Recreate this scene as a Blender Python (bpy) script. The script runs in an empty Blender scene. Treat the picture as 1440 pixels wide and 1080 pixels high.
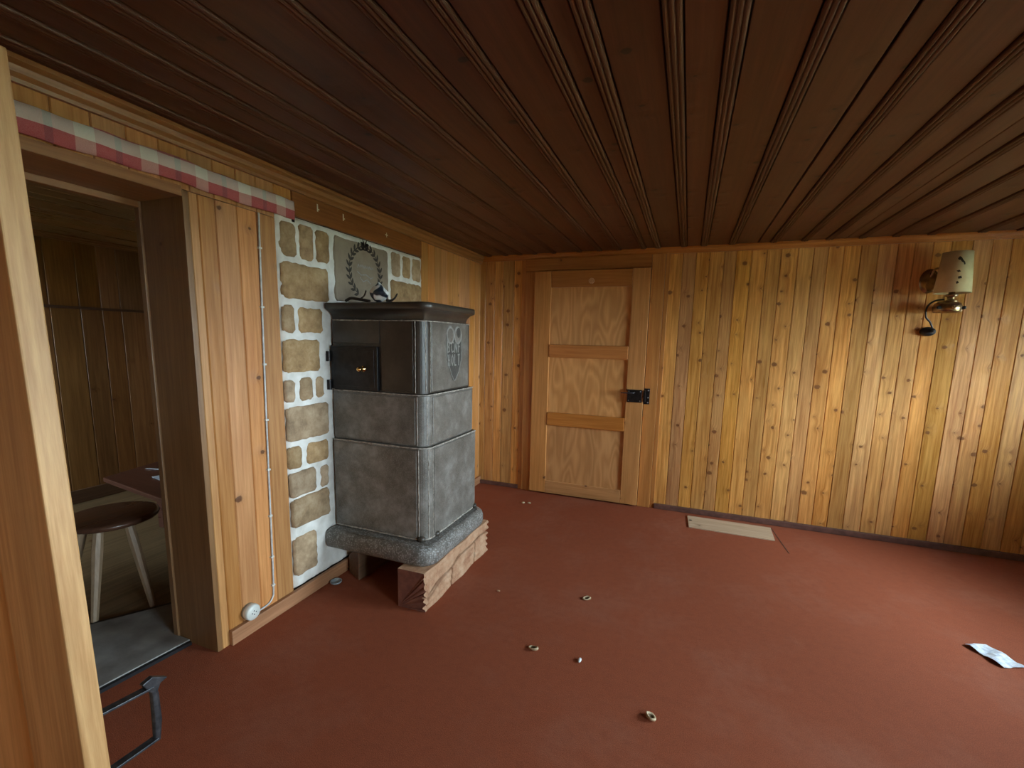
import bpy, bmesh, math, random
from mathutils import Vector, Matrix
random.seed(7)
S = bpy.context.scene
COL = S.collection
PI = math.pi

# ------------------------------------------------------------------ camera
FPX, PITCH, ROLL, YAW = 635.6, 0.1442, 0.0222, 0.3624
cd = bpy.data.cameras.new('camera'); cam = bpy.data.objects.new('camera', cd); COL.objects.link(cam)
fw = Vector((-math.sin(YAW)*math.cos(PITCH), math.cos(YAW)*math.cos(PITCH), -math.sin(PITCH)))
rt = Vector((math.cos(YAW), math.sin(YAW), 0)); up = rt.cross(fw)
r2 = rt*math.cos(ROLL)+up*math.sin(ROLL); u2 = up*math.cos(ROLL)-rt*math.sin(ROLL)
M = Matrix((r2, u2, -fw)).transposed().to_4x4(); M.translation = Vector((1.7622, -3.7379, 1.3272))
cam.matrix_world = M
cd.sensor_width = 36; cd.lens = FPX/1440*36; cd.clip_start = 0.02
cd.shift_x = -3.4/1440; cd.shift_y = 31.84/1440
S.camera = cam

# ------------------------------------------------------------------ world, light, exposure
S.view_settings.view_transform = 'Standard'; S.view_settings.look = 'None'
S.view_settings.gamma = 1; S.view_settings.use_curve_mapping = False
S.view_settings.exposure = 0.55
w = bpy.data.worlds.new('sky'); S.world = w; w.use_nodes = True
bg = w.node_tree.nodes['Background']
bg.inputs['Color'].default_value = (0.75, 0.89, 1.0, 1); bg.inputs['Strength'].default_value = 42.0
H = 2.05
EX = 4.6            # east wall, inner face
SY = -4.6            # south wall, inner face
WINS = [(-1.86, -0.50), (-4.35, -3.35)]      # window spans (y) in the east wall
WZ = (0.80, 1.70)
def portal(loc, rot, sx, sy):
    l = bpy.data.lights.new('window_portal', 'AREA'); l.shape = 'RECTANGLE'; l.size = sx; l.size_y = sy
    l.cycles.is_portal = True
    o = bpy.data.objects.new('window_portal', l); COL.objects.link(o); o.location = loc; o.rotation_euler = rot
for a, b in WINS:
    portal((EX+0.13, (a+b)/2, sum(WZ)/2), (0, PI/2, 0), WZ[1]-WZ[0], b-a)
FW = (-2.45, -1.95)   # far room window span (x) in its south wall
portal((sum(FW)/2, -4.13, 1.35), (PI/2, 0, 0), 0.5, 0.9)

# ------------------------------------------------------------------ node helpers
class NT:
    def __init__(s, name):
        s.m = bpy.data.materials.new(name); s.m.use_nodes = True; s.t = s.m.node_tree
        s.b = s.t.nodes['Principled BSDF']
    def n(s, typ, **kw):
        nd = s.t.nodes.new(typ)
        for k, v in kw.items():
            if k.startswith('i_'): nd.inputs[k[2:].replace('_', ' ')].default_value = v
            else: setattr(nd, k, v)
        return nd
    def l(s, a, b): s.t.links.new(a, b)
    def math(s, op, a, b=None, c=None, clamp=False):
        nd = s.t.nodes.new('ShaderNodeMath'); nd.operation = op; nd.use_clamp = clamp
        for i, v in enumerate((a, b, c)):
            if v is None: continue
            if isinstance(v, (int, float)): nd.inputs[i].default_value = v
            else: s.l(v, nd.inputs[i])
        return nd.outputs[0]
    def ramp(s, f, stops, interp='LINEAR'):
        nd = s.t.nodes.new('ShaderNodeValToRGB'); nd.color_ramp.interpolation = interp
        e = nd.color_ramp.elements
        e[0].position, e[0].color = stops[0][0], (*stops[0][1], 1)
        e[1].position, e[1].color = stops[1][0], (*stops[1][1], 1)
        for p, c in stops[2:]: e.new(p).color = (*c, 1)
        s.l(f, nd.inputs[0]); return nd.outputs[0]
    def mix(s, f, a, b, mode='MIX'):
        nd = s.t.nodes.new('ShaderNodeMix'); nd.data_type = 'RGBA'; nd.blend_type = mode
        if isinstance(f, (int, float)): nd.inputs[0].default_value = f
        else: s.l(f, nd.inputs[0])
        for i, v in ((6, a), (7, b)):
            if isinstance(v, tuple): nd.inputs[i].default_value = (*v, 1)
            else: s.l(v, nd.inputs[i])
        return nd.outputs[2]
    def bump(s, h, strength=0.3, dist=0.002):
        nd = s.t.nodes.new('ShaderNodeBump'); nd.inputs['Strength'].default_value = strength; nd.inputs['Distance'].default_value = dist
        s.l(h, nd.inputs['Height']); s.l(nd.outputs[0], s.b.inputs['Normal'])

def wood(name, dark, light, along, across, rough=0.42, knots=0.5, tone=0.35, knotcol=(0.09, 0.03, 0.01),
         fine=70, contrast=1.0, blotch=0.25, coat=0.0, figure=False, bump=0.25):
    """planks: per-plank tone from the 'rnd' attribute; grain runs along axis `along`, knots lie in along/across"""
    t = NT(name)
    tc = t.n('ShaderNodeTexCoord'); at = t.n('ShaderNodeAttribute'); at.attribute_name = 'rnd'
    sep = t.n('ShaderNodeSeparateXYZ'); t.l(tc.outputs['Object'], sep.inputs[0])
    off = t.math('MULTIPLY', at.outputs['Fac'], 37.0)
    ax = {'x': sep.outputs[0], 'y': sep.outputs[1], 'z': sep.outputs[2]}
    third = [k for k in 'xyz' if k not in (along, across)][0]
    # vector (across, along, third) with per-plank offset
    cv = t.n('ShaderNodeCombineXYZ')
    t.l(ax[across], cv.inputs[0]); t.l(t.math('ADD', ax[along], off), cv.inputs[1]); t.l(ax[third], cv.inputs[2])
    V = cv.outputs[0]
    # knots
    mk = t.n('ShaderNodeVectorMath', operation='MULTIPLY'); t.l(V, mk.inputs[0]); mk.inputs[1].default_value = (7.5, 9.0, 0)
    # wobble
    nz = t.n('ShaderNodeTexNoise'); nz.inputs['Scale'].default_value = 9; nz.inputs['Detail'].default_value = 2; t.l(V, nz.inputs['Vector'])
    n6 = t.n('ShaderNodeTexNoise'); n6.inputs['Scale'].default_value = 70; n6.inputs['Detail'].default_value = 2; t.l(V, n6.inputs['Vector'])
    vo = t.n('ShaderNodeTexVoronoi', voronoi_dimensions='2D', feature='F1'); vo.inputs['Scale'].default_value = 1
    vo.inputs['Randomness'].default_value = 1
    t.l(mk.outputs[0], vo.inputs['Vector'])
    sc = t.n('ShaderNodeSeparateColor'); t.l(vo.outputs['Color'], sc.inputs[0])
    has = t.math('GREATER_THAN', sc.outputs[0], 1-knots)
    kr = t.math('ADD', t.math('MULTIPLY', t.math('POWER', sc.outputs[1], 1.6), 0.115), 0.035)
    d = t.math('ADD', vo.outputs['Distance'], t.math('ADD', t.math('MULTIPLY', t.math('SUBTRACT', nz.outputs['Fac'], 0.5), 0.12), t.math('MULTIPLY', t.math('SUBTRACT', n6.outputs['Fac'], 0.5), 0.10)))
    kn = t.math('MULTIPLY', t.math('SMOOTH_MIN', 1.0, t.math('MULTIPLY', t.math('SUBTRACT', kr, d), 30, clamp=True), 0.1), has, clamp=True)
    halo = t.math('MULTIPLY', t.math('SUBTRACT', 1.0, t.math('MULTIPLY', d, 2.6), clamp=True), has, clamp=True)
    # grain: bands across, bent round the knots
    wv = t.n('ShaderNodeVectorMath', operation='MULTIPLY'); t.l(V, wv.inputs[0]); wv.inputs[1].default_value = (1, 0.035, 1)
    hv = t.n('ShaderNodeCombineXYZ'); t.l(t.math('MULTIPLY', t.math('MULTIPLY', halo, halo), 0.02), hv.inputs[0])
    va = t.n('ShaderNodeVectorMath', operation='ADD'); t.l(wv.outputs[0], va.inputs[0]); t.l(hv.outputs[0], va.inputs[1])
    g = t.n('ShaderNodeTexNoise'); g.inputs['Scale'].default_value = fine; g.inputs['Detail'].default_value = 5
    g.inputs['Roughness'].default_value = 0.65; t.l(va.outputs[0], g.inputs['Vector'])
    fac = g.outputs['Fac']
    if figure:      # flame figure of rotary cut veneer: contour lines of a slow noise
        fv = t.n('ShaderNodeVectorMath', operation='MULTIPLY'); t.l(V, fv.inputs[0]); fv.inputs[1].default_value = (1, 0.22, 1)
        f2 = t.n('ShaderNodeTexNoise'); f2.inputs['Scale'].default_value = 6; f2.inputs['Detail'].default_value = 1.5; t.l(fv.outputs[0], f2.inputs['Vector'])
        ring = t.math('PINGPONG', t.math('MULTIPLY', f2.outputs['Fac'], 22), 1.0)
        fac = t.math('ADD', t.math('MULTIPLY', fac, 0.55), t.math('MULTIPLY', ring, 0.42))
    gl = t.n('ShaderNodeVectorMath', operation='MULTIPLY'); t.l(V, gl.inputs[0]); gl.inputs[1].default_value = (9, 1.3, 9)
    g2 = t.n('ShaderNodeTexNoise'); g2.inputs['Scale'].default_value = 1; g2.inputs['Detail'].default_value = 3; t.l(gl.outputs[0], g2.inputs['Vector'])
    lo, hi = 0.5-0.17/contrast, 0.5+0.17/contrast
    col = t.ramp(fac, [(lo, dark), (hi, light)])
    # slow blotches
    ga = t.math('ADD', t.math('MULTIPLY', t.math('SUBTRACT', g2.outputs['Fac'], 0.5), 2*blotch), 1.0)
    # per plank tone
    rr = t.n('ShaderNodeTexWhiteNoise', noise_dimensions='1D'); t.l(at.outputs['Fac'], rr.inputs['W'])
    tn = t.math('ADD', t.math('MULTIPLY', t.math('SUBTRACT', rr.outputs['Value'], 0.5), 2*tone*0.6), 1.0)
    hs = t.n('ShaderNodeHueSaturation'); t.l(col, hs.inputs['Color']); t.l(t.math('MULTIPLY', ga, tn), hs.inputs['Value'])
    rs = t.n('ShaderNodeSeparateColor'); t.l(rr.outputs['Color'], rs.inputs[0])
    t.l(t.math('ADD', t.math('MULTIPLY', t.math('SUBTRACT', rs.outputs[1], 0.5), 0.012*tone*3), 0.5), hs.inputs['Hue'])
    t.l(t.math('ADD', t.math('MULTIPLY', t.math('SUBTRACT', rs.outputs[2], 0.5), tone*0.45), 1.0), hs.inputs['Saturation'])
    hal = t.mix(t.math('MULTIPLY', t.math('POWER', halo, 2.0), 0.35), hs.outputs[0], knotcol)
    fin = t.mix(t.math('MULTIPLY', kn, 0.85), hal, knotcol)
    t.l(fin, t.b.inputs['Base Color'])
    t.l(t.math('ADD', t.math('MULTIPLY', g2.outputs['Fac'], 0.22), rough-0.11), t.b.inputs['Roughness'])
    t.bump(t.math('ADD', t.math('MULTIPLY', g.outputs['Fac'], 0.5), t.math('ADD', t.math('MULTIPLY', halo, 2.6), t.math('MULTIPLY', g2.outputs['Fac'], 2.5))), bump, 0.004)
    if coat: t.b.inputs['Coat Weight'].default_value = coat; t.b.inputs['Coat Roughness'].default_value = 0.25
    return t.m

def plain(name, col, rough=0.5, metal=0.0, noise=None, nscale=60, bump=0.0, bscale=None, spec=0.5, detail=4):
    t = NT(name); t.b.inputs['Roughness'].default_value = rough; t.b.inputs['Metallic'].default_value = metal
    t.b.inputs['Specular IOR Level'].default_value = spec
    tc = t.n('ShaderNodeTexCoord')
    nz = t.n('ShaderNodeTexNoise'); nz.inputs['Scale'].default_value = nscale; nz.inputs['Detail'].default_value = detail
    t.l(tc.outputs['Object'], nz.inputs['Vector'])
    c2 = noise if noise else tuple(c*0.8 for c in col)
    t.l(t.ramp(nz.outputs['Fac'], [(0.44, c2), (0.56, col)] if detail == 0 else [(0.35, c2), (0.65, col)]), t.b.inputs['Base Color'])
    if bump:
        nb = t.n('ShaderNodeTexNoise'); nb.inputs['Scale'].default_value = bscale or nscale; nb.inputs['Detail'].default_value = 5
        t.l(tc.outputs['Object'], nb.inputs['Vector']); t.bump(nb.outputs['Fac'], bump, 0.004)
    return t.m

# ------------------------------------------------------------------ materials
mat = {}
mat['wall_v_x'] = wood('golden_pine_back', (0.44, 0.18, 0.045), (0.70, 0.36, 0.115), 'z', 'x', rough=0.32, knots=0.48, tone=0.26, blotch=0.42, contrast=1.2, knotcol=(0.17, 0.06, 0.02))
mat['wall_v_y'] = wood('brown_pine_side', (0.42, 0.175, 0.052), (0.60, 0.30, 0.11), 'z', 'y', rough=0.42, knots=0.12, tone=0.28)
mat['wall_h_y'] = wood('stained_board', (0.20, 0.062, 0.014), (0.31, 0.11, 0.028), 'y', 'z', rough=0.35, knots=0.1, tone=0.1)
mat['casing_v'] = wood('casing_pine_upright', (0.42, 0.16, 0.038), (0.56, 0.25, 0.07), 'z', 'x', rough=0.38, knots=0.1, tone=0.1)
mat['casing_h'] = wood('casing_pine_level', (0.33, 0.11, 0.024), (0.46, 0.18, 0.045), 'x', 'z', rough=0.38, knots=0.08, tone=0.1)
mat['trim_y'] = wood('moulding_side', (0.24, 0.10, 0.032), (0.36, 0.165, 0.058), 'y', 'z', rough=0.4, knots=0.0, tone=0.1)
mat['jamb'] = wood('jamb_brown', (0.19, 0.095, 0.040), (0.28, 0.15, 0.067), 'z', 'x', rough=0.4, knots=0.1, tone=0.2)
mat['base_y'] = wood('baseboard_side', (0.30, 0.135, 0.06), (0.44, 0.22, 0.11), 'y', 'z', rough=0.5, knots=0.0, tone=0.1)
mat['ceiling'] = wood('dark_ceiling_boards', (0.070, 0.021, 0.008), (0.122, 0.040, 0.015), 'y', 'x', rough=0.5, knots=0.32, tone=0.16,
                      knotcol=(0.012, 0.006, 0.003), blotch=0.35, contrast=0.8, bump=0.15)
mat['bead'] = wood('dark_ceiling_beads', (0.075, 0.027, 0.011), (0.12, 0.045, 0.019), 'y', 'x', rough=0.5, knots=0.0, tone=0.1)
mat['leaf_v'] = wood('door_leaf_upright', (0.50, 0.215, 0.062), (0.66, 0.32, 0.11), 'z', 'x', rough=0.4, knots=0.14, tone=0.1)
mat['leaf_h'] = wood('door_leaf_rail', (0.44, 0.155, 0.034), (0.56, 0.23, 0.06), 'x', 'z', rough=0.38, knots=0.05, tone=0.15)
mat['leaf_b'] = wood('door_leaf_bottom_rail', (0.46, 0.215, 0.075), (0.60, 0.32, 0.13), 'x', 'z', rough=0.45, knots=0.08, tone=0.1)
mat['ply'] = wood('plywood_panel', (0.58, 0.27, 0.085), (0.70, 0.36, 0.13), 'z', 'x', rough=0.45, knots=0.0, tone=0.12, figure=True, fine=120, bump=0.08)
mat['near_door'] = wood('near_door_pine', (0.48, 0.25, 0.09), (0.66, 0.39, 0.165), 'z', 'y', rough=0.5, knots=0.0, tone=0.1, contrast=1.2)
mat['near_door_x'] = wood('near_door_pine_face', (0.56, 0.30, 0.12), (0.72, 0.43, 0.19), 'z', 'x', rough=0.5, knots=0.0, tone=0.1)
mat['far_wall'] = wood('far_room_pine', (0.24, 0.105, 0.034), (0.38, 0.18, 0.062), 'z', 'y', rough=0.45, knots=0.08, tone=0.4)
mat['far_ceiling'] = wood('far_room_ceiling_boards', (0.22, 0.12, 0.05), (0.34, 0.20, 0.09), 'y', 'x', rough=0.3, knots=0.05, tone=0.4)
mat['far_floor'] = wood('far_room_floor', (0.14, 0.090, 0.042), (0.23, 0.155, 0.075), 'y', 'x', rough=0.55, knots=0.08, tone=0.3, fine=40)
mat['grey_sill'] = plain('worn_grey_threshold', (0.30, 0.29, 0.27), 0.5, noise=(0.18, 0.17, 0.16), nscale=9, bump=0.2, bscale=60)
mat['seat_wood'] = wood('stool_seat_wood', (0.085, 0.038, 0.022), (0.14, 0.065, 0.038), 'y', 'x', rough=0.3, knots=0, tone=0.1)
mat['leg_wood'] = wood('stool_leg_wood', (0.36, 0.25, 0.15), (0.50, 0.36, 0.23), 'z', 'x', rough=0.45, knots=0, tone=0.1)
mat['red_wood'] = wood('red_brown_bench_wood', (0.070, 0.026, 0.018), (0.11, 0.042, 0.027), 'x', 'y', rough=0.3, knots=0, tone=0.1)
mat['offcut'] = wood('pale_bare_board', (0.42, 0.30, 0.19), (0.58, 0.44, 0.30), 'x', 'y', rough=0.7, knots=0.1, tone=0.1)
mat['dark_wood'] = wood('dark_scrap_wood', (0.10, 0.05, 0.025), (0.17, 0.09, 0.045), 'y', 'z', rough=0.6, knots=0, tone=0.1)
mat['back_base'] = plain('mauve_brown_paint', (0.155, 0.072, 0.055), 0.5, noise=(0.10, 0.045, 0.036), nscale=25)
mat['mortar'] = plain('white_lime_mortar', (0.84, 0.83, 0.79), 0.85, noise=(0.66, 0.64, 0.59), nscale=14, bump=0.7, bscale=45)
mat['black_iron'] = plain('black_iron', (0.03, 0.028, 0.03), 0.38, metal=0.6, noise=(0.018, 0.017, 0.018), nscale=40, bump=0.2)
mat['dark_iron'] = plain('forged_grey_iron', (0.10, 0.105, 0.115), 0.42, metal=0.7, noise=(0.05, 0.052, 0.06), nscale=50, bump=0.25)
mat['iron_edge'] = plain('worn_bright_iron', (0.40, 0.40, 0.42), 0.35, metal=0.9)
mat['brass'] = plain('brass', (0.75, 0.48, 0.18), 0.22, metal=1.0, noise=(0.55, 0.32, 0.12), nscale=30)
mat['old_brass'] = plain('tarnished_brass', (0.48, 0.36, 0.22), 0.25, metal=0.9, noise=(0.22, 0.15, 0.09), nscale=25)
mat['white_plastic'] = plain('ivory_bakelite', (0.72, 0.74, 0.70), 0.35, noise=(0.64, 0.66, 0.62), nscale=20)
mat['grey_plastic'] = plain('grey_metal_cup', (0.34, 0.38, 0.40), 0.35, noise=(0.26, 0.29, 0.31), nscale=30)
mat['cable'] = plain('pale_cable_sheath', (0.62, 0.63, 0.62), 0.4, noise=(0.45, 0.46, 0.46), nscale=40)
mat['black_plastic'] = plain('black_plastic', (0.018, 0.019, 0.022), 0.35)
mat['paint_black'] = plain('dark_brown_paint', (0.045, 0.035, 0.026), 0.7)
mat['paint_grey'] = plain('faded_grey_paint', (0.34, 0.33, 0.34), 0.8, noise=(0.26, 0.23, 0.22), nscale=90)
mat['paper'] = plain('white_paper', (0.75, 0.80, 0.85), 0.6, noise=(0.45, 0.52, 0.62), nscale=60)
mat['foil'] = plain('crumpled_white_wrapper', (0.88, 0.90, 0.90), 0.35, noise=(0.02, 0.03, 0.045), nscale=32, detail=0)
mat['twig'] = plain('dark_twig_bark', (0.04, 0.028, 0.02), 0.7)
mat['crumb'] = plain('beige_shell', (0.62, 0.50, 0.33), 0.7, noise=(0.40, 0.31, 0.18), nscale=80)
mat['crumb_in'] = plain('brown_shell_inside', (0.13, 0.075, 0.03), 0.7)
mat['rosette'] = plain('pale_wood_rosette', (0.75, 0.45, 0.27), 0.6, noise=(0.55, 0.30, 0.15), nscale=120)
mat['pale_blue'] = plain('pale_blue_card', (0.42, 0.50, 0.58), 0.6)
mat['outside_ground'] = plain('meadow', (0.16, 0.18, 0.10), 0.9, nscale=1.5)
mat['seam'] = plain('grey_clay_seam', (0.50, 0.46, 0.40), 0.8, noise=(0.22, 0.19, 0.16), nscale=60, bump=0.4)

def stone_mat(name, cols, scale=9, rough=0.85, bump=0.5, speck=0.0, speccol=(0.5, 0.5, 0.5), spscale=260, rnd=0.35):
    t = NT(name); tc = t.n('ShaderNodeTexCoord'); at = t.n('ShaderNodeAttribute'); at.attribute_name = 'rnd'
    off = t.n('ShaderNodeVectorMath', operation='ADD'); cb = t.n('ShaderNodeCombineXYZ')
    t.l(t.math('MULTIPLY', at.outputs['Fac'], 17.0), cb.inputs[0]); t.l(tc.outputs['Object'], off.inputs[0]); t.l(cb.outputs[0], off.inputs[1])
    n1 = t.n('ShaderNodeTexNoise'); n1.inputs['Scale'].default_value = scale; n1.inputs['Detail'].default_value = 8; n1.inputs['Roughness'].default_value = 0.7
    t.l(off.outputs[0], n1.inputs['Vector'])
    c = t.ramp(n1.outputs['Fac'], [(0.32, cols[0]), (0.68, cols[2]), (0.5, cols[1])])
    rr = t.n('ShaderNodeTexWhiteNoise', noise_dimensions='1D'); t.l(at.outputs['Fac'], rr.inputs['W'])
    hs = t.n('ShaderNodeHueSaturation'); t.l(c, hs.inputs['Color'])
    t.l(t.math('ADD', t.math('MULTIPLY', t.math('SUBTRACT', rr.outputs['Value'], 0.5), 2*rnd), 1.0), hs.inputs['Value'])
    rs = t.n('ShaderNodeSeparateColor'); t.l(rr.outputs['Color'], rs.inputs[0])
    t.l(t.math('ADD', t.math('MULTIPLY', t.math('SUBTRACT', rs.outputs[2], 0.5), rnd*1.6), 1.0), hs.inputs['Saturation'])
    out = hs.outputs[0]
    n2 = t.n('ShaderNodeTexNoise'); n2.inputs['Scale'].default_value = spscale; n2.inputs['Detail'].default_value = 3; t.l(tc.outputs['Object'], n2.inputs['Vector'])
    if speck:
        out = t.mix(t.math('MULTIPLY', t.math('MULTIPLY', t.math('SUBTRACT', n2.outputs['Fac'], 0.52), 9, clamp=True), speck), out, speccol)
    t.l(out, t.b.inputs['Base Color']); t.b.inputs['Roughness'].default_value = rough
    t.bump(t.math('ADD', t.math('MULTIPLY', n1.outputs['Fac'], 2.0), t.math('MULTIPLY', n2.outputs['Fac'], 0.35)), bump, 0.006)
    return t.m
mat['stone'] = stone_mat('sandstone', ((0.22, 0.145, 0.078), (0.37, 0.25, 0.14), (0.50, 0.37, 0.23)), scale=13, rnd=0.18)
mat['wreath_stone'] = stone_mat('grey_sandstone', ((0.22, 0.172, 0.125), (0.28, 0.22, 0.16), (0.32, 0.26, 0.185)), scale=6, rnd=0, bump=0.25)
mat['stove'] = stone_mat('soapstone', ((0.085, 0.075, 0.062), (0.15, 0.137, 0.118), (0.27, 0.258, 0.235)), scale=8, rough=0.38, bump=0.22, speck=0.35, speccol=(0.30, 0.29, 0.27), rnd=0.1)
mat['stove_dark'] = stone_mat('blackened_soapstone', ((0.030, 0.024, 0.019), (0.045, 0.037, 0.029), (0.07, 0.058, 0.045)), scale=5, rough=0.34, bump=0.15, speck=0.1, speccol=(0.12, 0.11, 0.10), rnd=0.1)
mat['slab'] = stone_mat('speckled_stove_slab', ((0.09, 0.085, 0.075), (0.14, 0.13, 0.115), (0.22, 0.21, 0.19)), scale=22, rough=0.45, bump=0.6, speck=0.8, speccol=(0.40, 0.40, 0.40), spscale=120, rnd=0.1)
mat['relief'] = stone_mat('relief_grey', ((0.045, 0.042, 0.036), (0.065, 0.06, 0.052), (0.09, 0.085, 0.075)), scale=30, rough=0.6, rnd=0)
mat['relief_l'] = stone_mat('relief_pale', ((0.22, 0.215, 0.20), (0.29, 0.285, 0.26), (0.36, 0.35, 0.33)), scale=30, rough=0.6, rnd=0)
mat['support'] = stone_mat('cracked_red_brown_block', ((0.34, 0.15, 0.075), (0.48, 0.27, 0.15), (0.58, 0.38, 0.24)), scale=11, rough=0.8, bump=0.6, rnd=0.15)
mat['support_end'] = stone_mat('red_brown_block_end', ((0.13, 0.045, 0.03), (0.20, 0.07, 0.045), (0.25, 0.10, 0.06)), scale=14, rough=0.8, bump=0.4, rnd=0)
mat['crack'] = plain('dark_crack', (0.05, 0.035, 0.025), 0.9)

def carpet_mat():
    t = NT('rust_red_carpet'); tc = t.n('ShaderNodeTexCoord')
    a = t.n('ShaderNodeTexNoise'); a.inputs['Scale'].default_value = 330; a.inputs['Detail'].default_value = 3; t.l(tc.outputs['Object'], a.inputs['Vector'])
    b = t.n('ShaderNodeTexNoise'); b.inputs['Scale'].default_value = 1.6; b.inputs['Detail'].default_value = 5; b.inputs['Roughness'].default_value = 0.7; t.l(tc.outputs['Object'], b.inputs['Vector'])
    c = t.n('ShaderNodeTexNoise'); c.inputs['Scale'].default_value = 26; c.inputs['Detail'].default_value = 6; c.inputs['Roughness'].default_value = 0.7; t.l(tc.outputs['Object'], c.inputs['Vector'])
    col = t.ramp(a.outputs['Fac'], [(0.3, (0.20, 0.050, 0.023)), (0.7, (0.36, 0.105, 0.052))])
    col = t.mix(t.math('MULTIPLY', t.math('SUBTRACT', b.outputs['Fac'], 0.5), 1.6, clamp=True), col, (0.36, 0.16, 0.105))
    col = t.mix(t.math('MULTIPLY', t.math('SUBTRACT', c.outputs['Fac'], 0.45), 1.6, clamp=True), col, (0.20, 0.055, 0.03))
    t.l(col, t.b.inputs['Base Color']); t.b.inputs['Roughness'].default_value = 0.8
    t.b.inputs['Specular IOR Level'].default_value = 0.12
    t.bump(t.math('ADD', a.outputs['Fac'], c.outputs['Fac']), 0.5, 0.003)
    return t.m
mat['carpet'] = carpet_mat()

def gingham_mat():
    t = NT('red_white_gingham'); tc = t.n('ShaderNodeTexCoord'); sp = t.n('ShaderNodeSeparateXYZ'); t.l(tc.outputs['Object'], sp.inputs[0])
    # warp stripes along y, period 0.176 m : white 0.05, red-ish, grey core
    u = t.math('FRACT', t.math('MULTIPLY', t.math('ADD', sp.outputs[1], 10.0-0.0485+0.176*0), 1/0.1765))
    warp = t.ramp(u, [(0.0, (0.50, 0.16, 0.18)), (0.142, (0.80, 0.76, 0.70)), (0.430, (0.50, 0.16, 0.18)), (0.74, (0.10, 0.10, 0.14)), (0.85, (0.50, 0.16, 0.18))], 'CONSTANT')
    v = t.math('MULTIPLY', t.math('SUBTRACT', sp.outputs[2], 1.86), 1/0.082)
    weft = t.ramp(v, [(0.0, (0.52, 0.02, 0.03)), (0.47, (0.92, 0.86, 0.80)), (0.97, (0.50, 0.05, 0.06))], 'CONSTANT')
    c = t.mix(0.60, warp, weft)
    nz = t.n('ShaderNodeTexNoise'); nz.inputs['Scale'].default_value = 900; t.l(tc.outputs['Object'], nz.inputs['Vector'])
    c = t.mix(0.12, c, t.ramp(nz.outputs['Fac'], [(0.4, (0.1, 0.1, 0.1)), (0.6, (0.9, 0.9, 0.9))]))
    t.l(c, t.b.inputs['Base Color']); t.b.inputs['Roughness'].default_value = 0.9
    t.bump(nz.outputs['Fac'], 0.3, 0.001)
    return t.m
mat['gingham'] = gingham_mat()

def shade_mat():
    t = NT('parchment_shade'); tc = t.n('ShaderNodeTexCoord')
    n = t.n('ShaderNodeTexNoise'); n.inputs['Scale'].default_value = 14; n.inputs['Detail'].default_value = 6; t.l(tc.outputs['Object'], n.inputs['Vector'])
    t.l(t.ramp(n.outputs['Fac'], [(0.3, (0.60, 0.48, 0.28)), (0.7, (0.74, 0.64, 0.42))]), t.b.inputs['Base Color'])
    t.b.inputs['Roughness'].default_value = 0.6
    return t.m
mat['shade'] = shade_mat()

def glass_mat():
    t = NT('window_glass'); nt = t.t
    tr = t.n('ShaderNodeBsdfTransparent'); tr.inputs[0].default_value = (0.96, 0.98, 0.97, 1)
    gl = t.n('ShaderNodeBsdfGlossy'); gl.inputs['Roughness'].default_value = 0.02
    mx = t.n('ShaderNodeMixShader'); fr = t.n('ShaderNodeFresnel'); fr.inputs[0].default_value = 1.45
    t.l(fr.outputs[0], mx.inputs[0]); t.l(tr.outputs[0], mx.inputs[1]); t.l(gl.outputs[0], mx.inputs[2])
    t.l(mx.outputs[0], nt.nodes['Material Output'].inputs[0]); nt.nodes.remove(t.b)
    return t.m
mat['glass'] = glass_mat()

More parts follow.
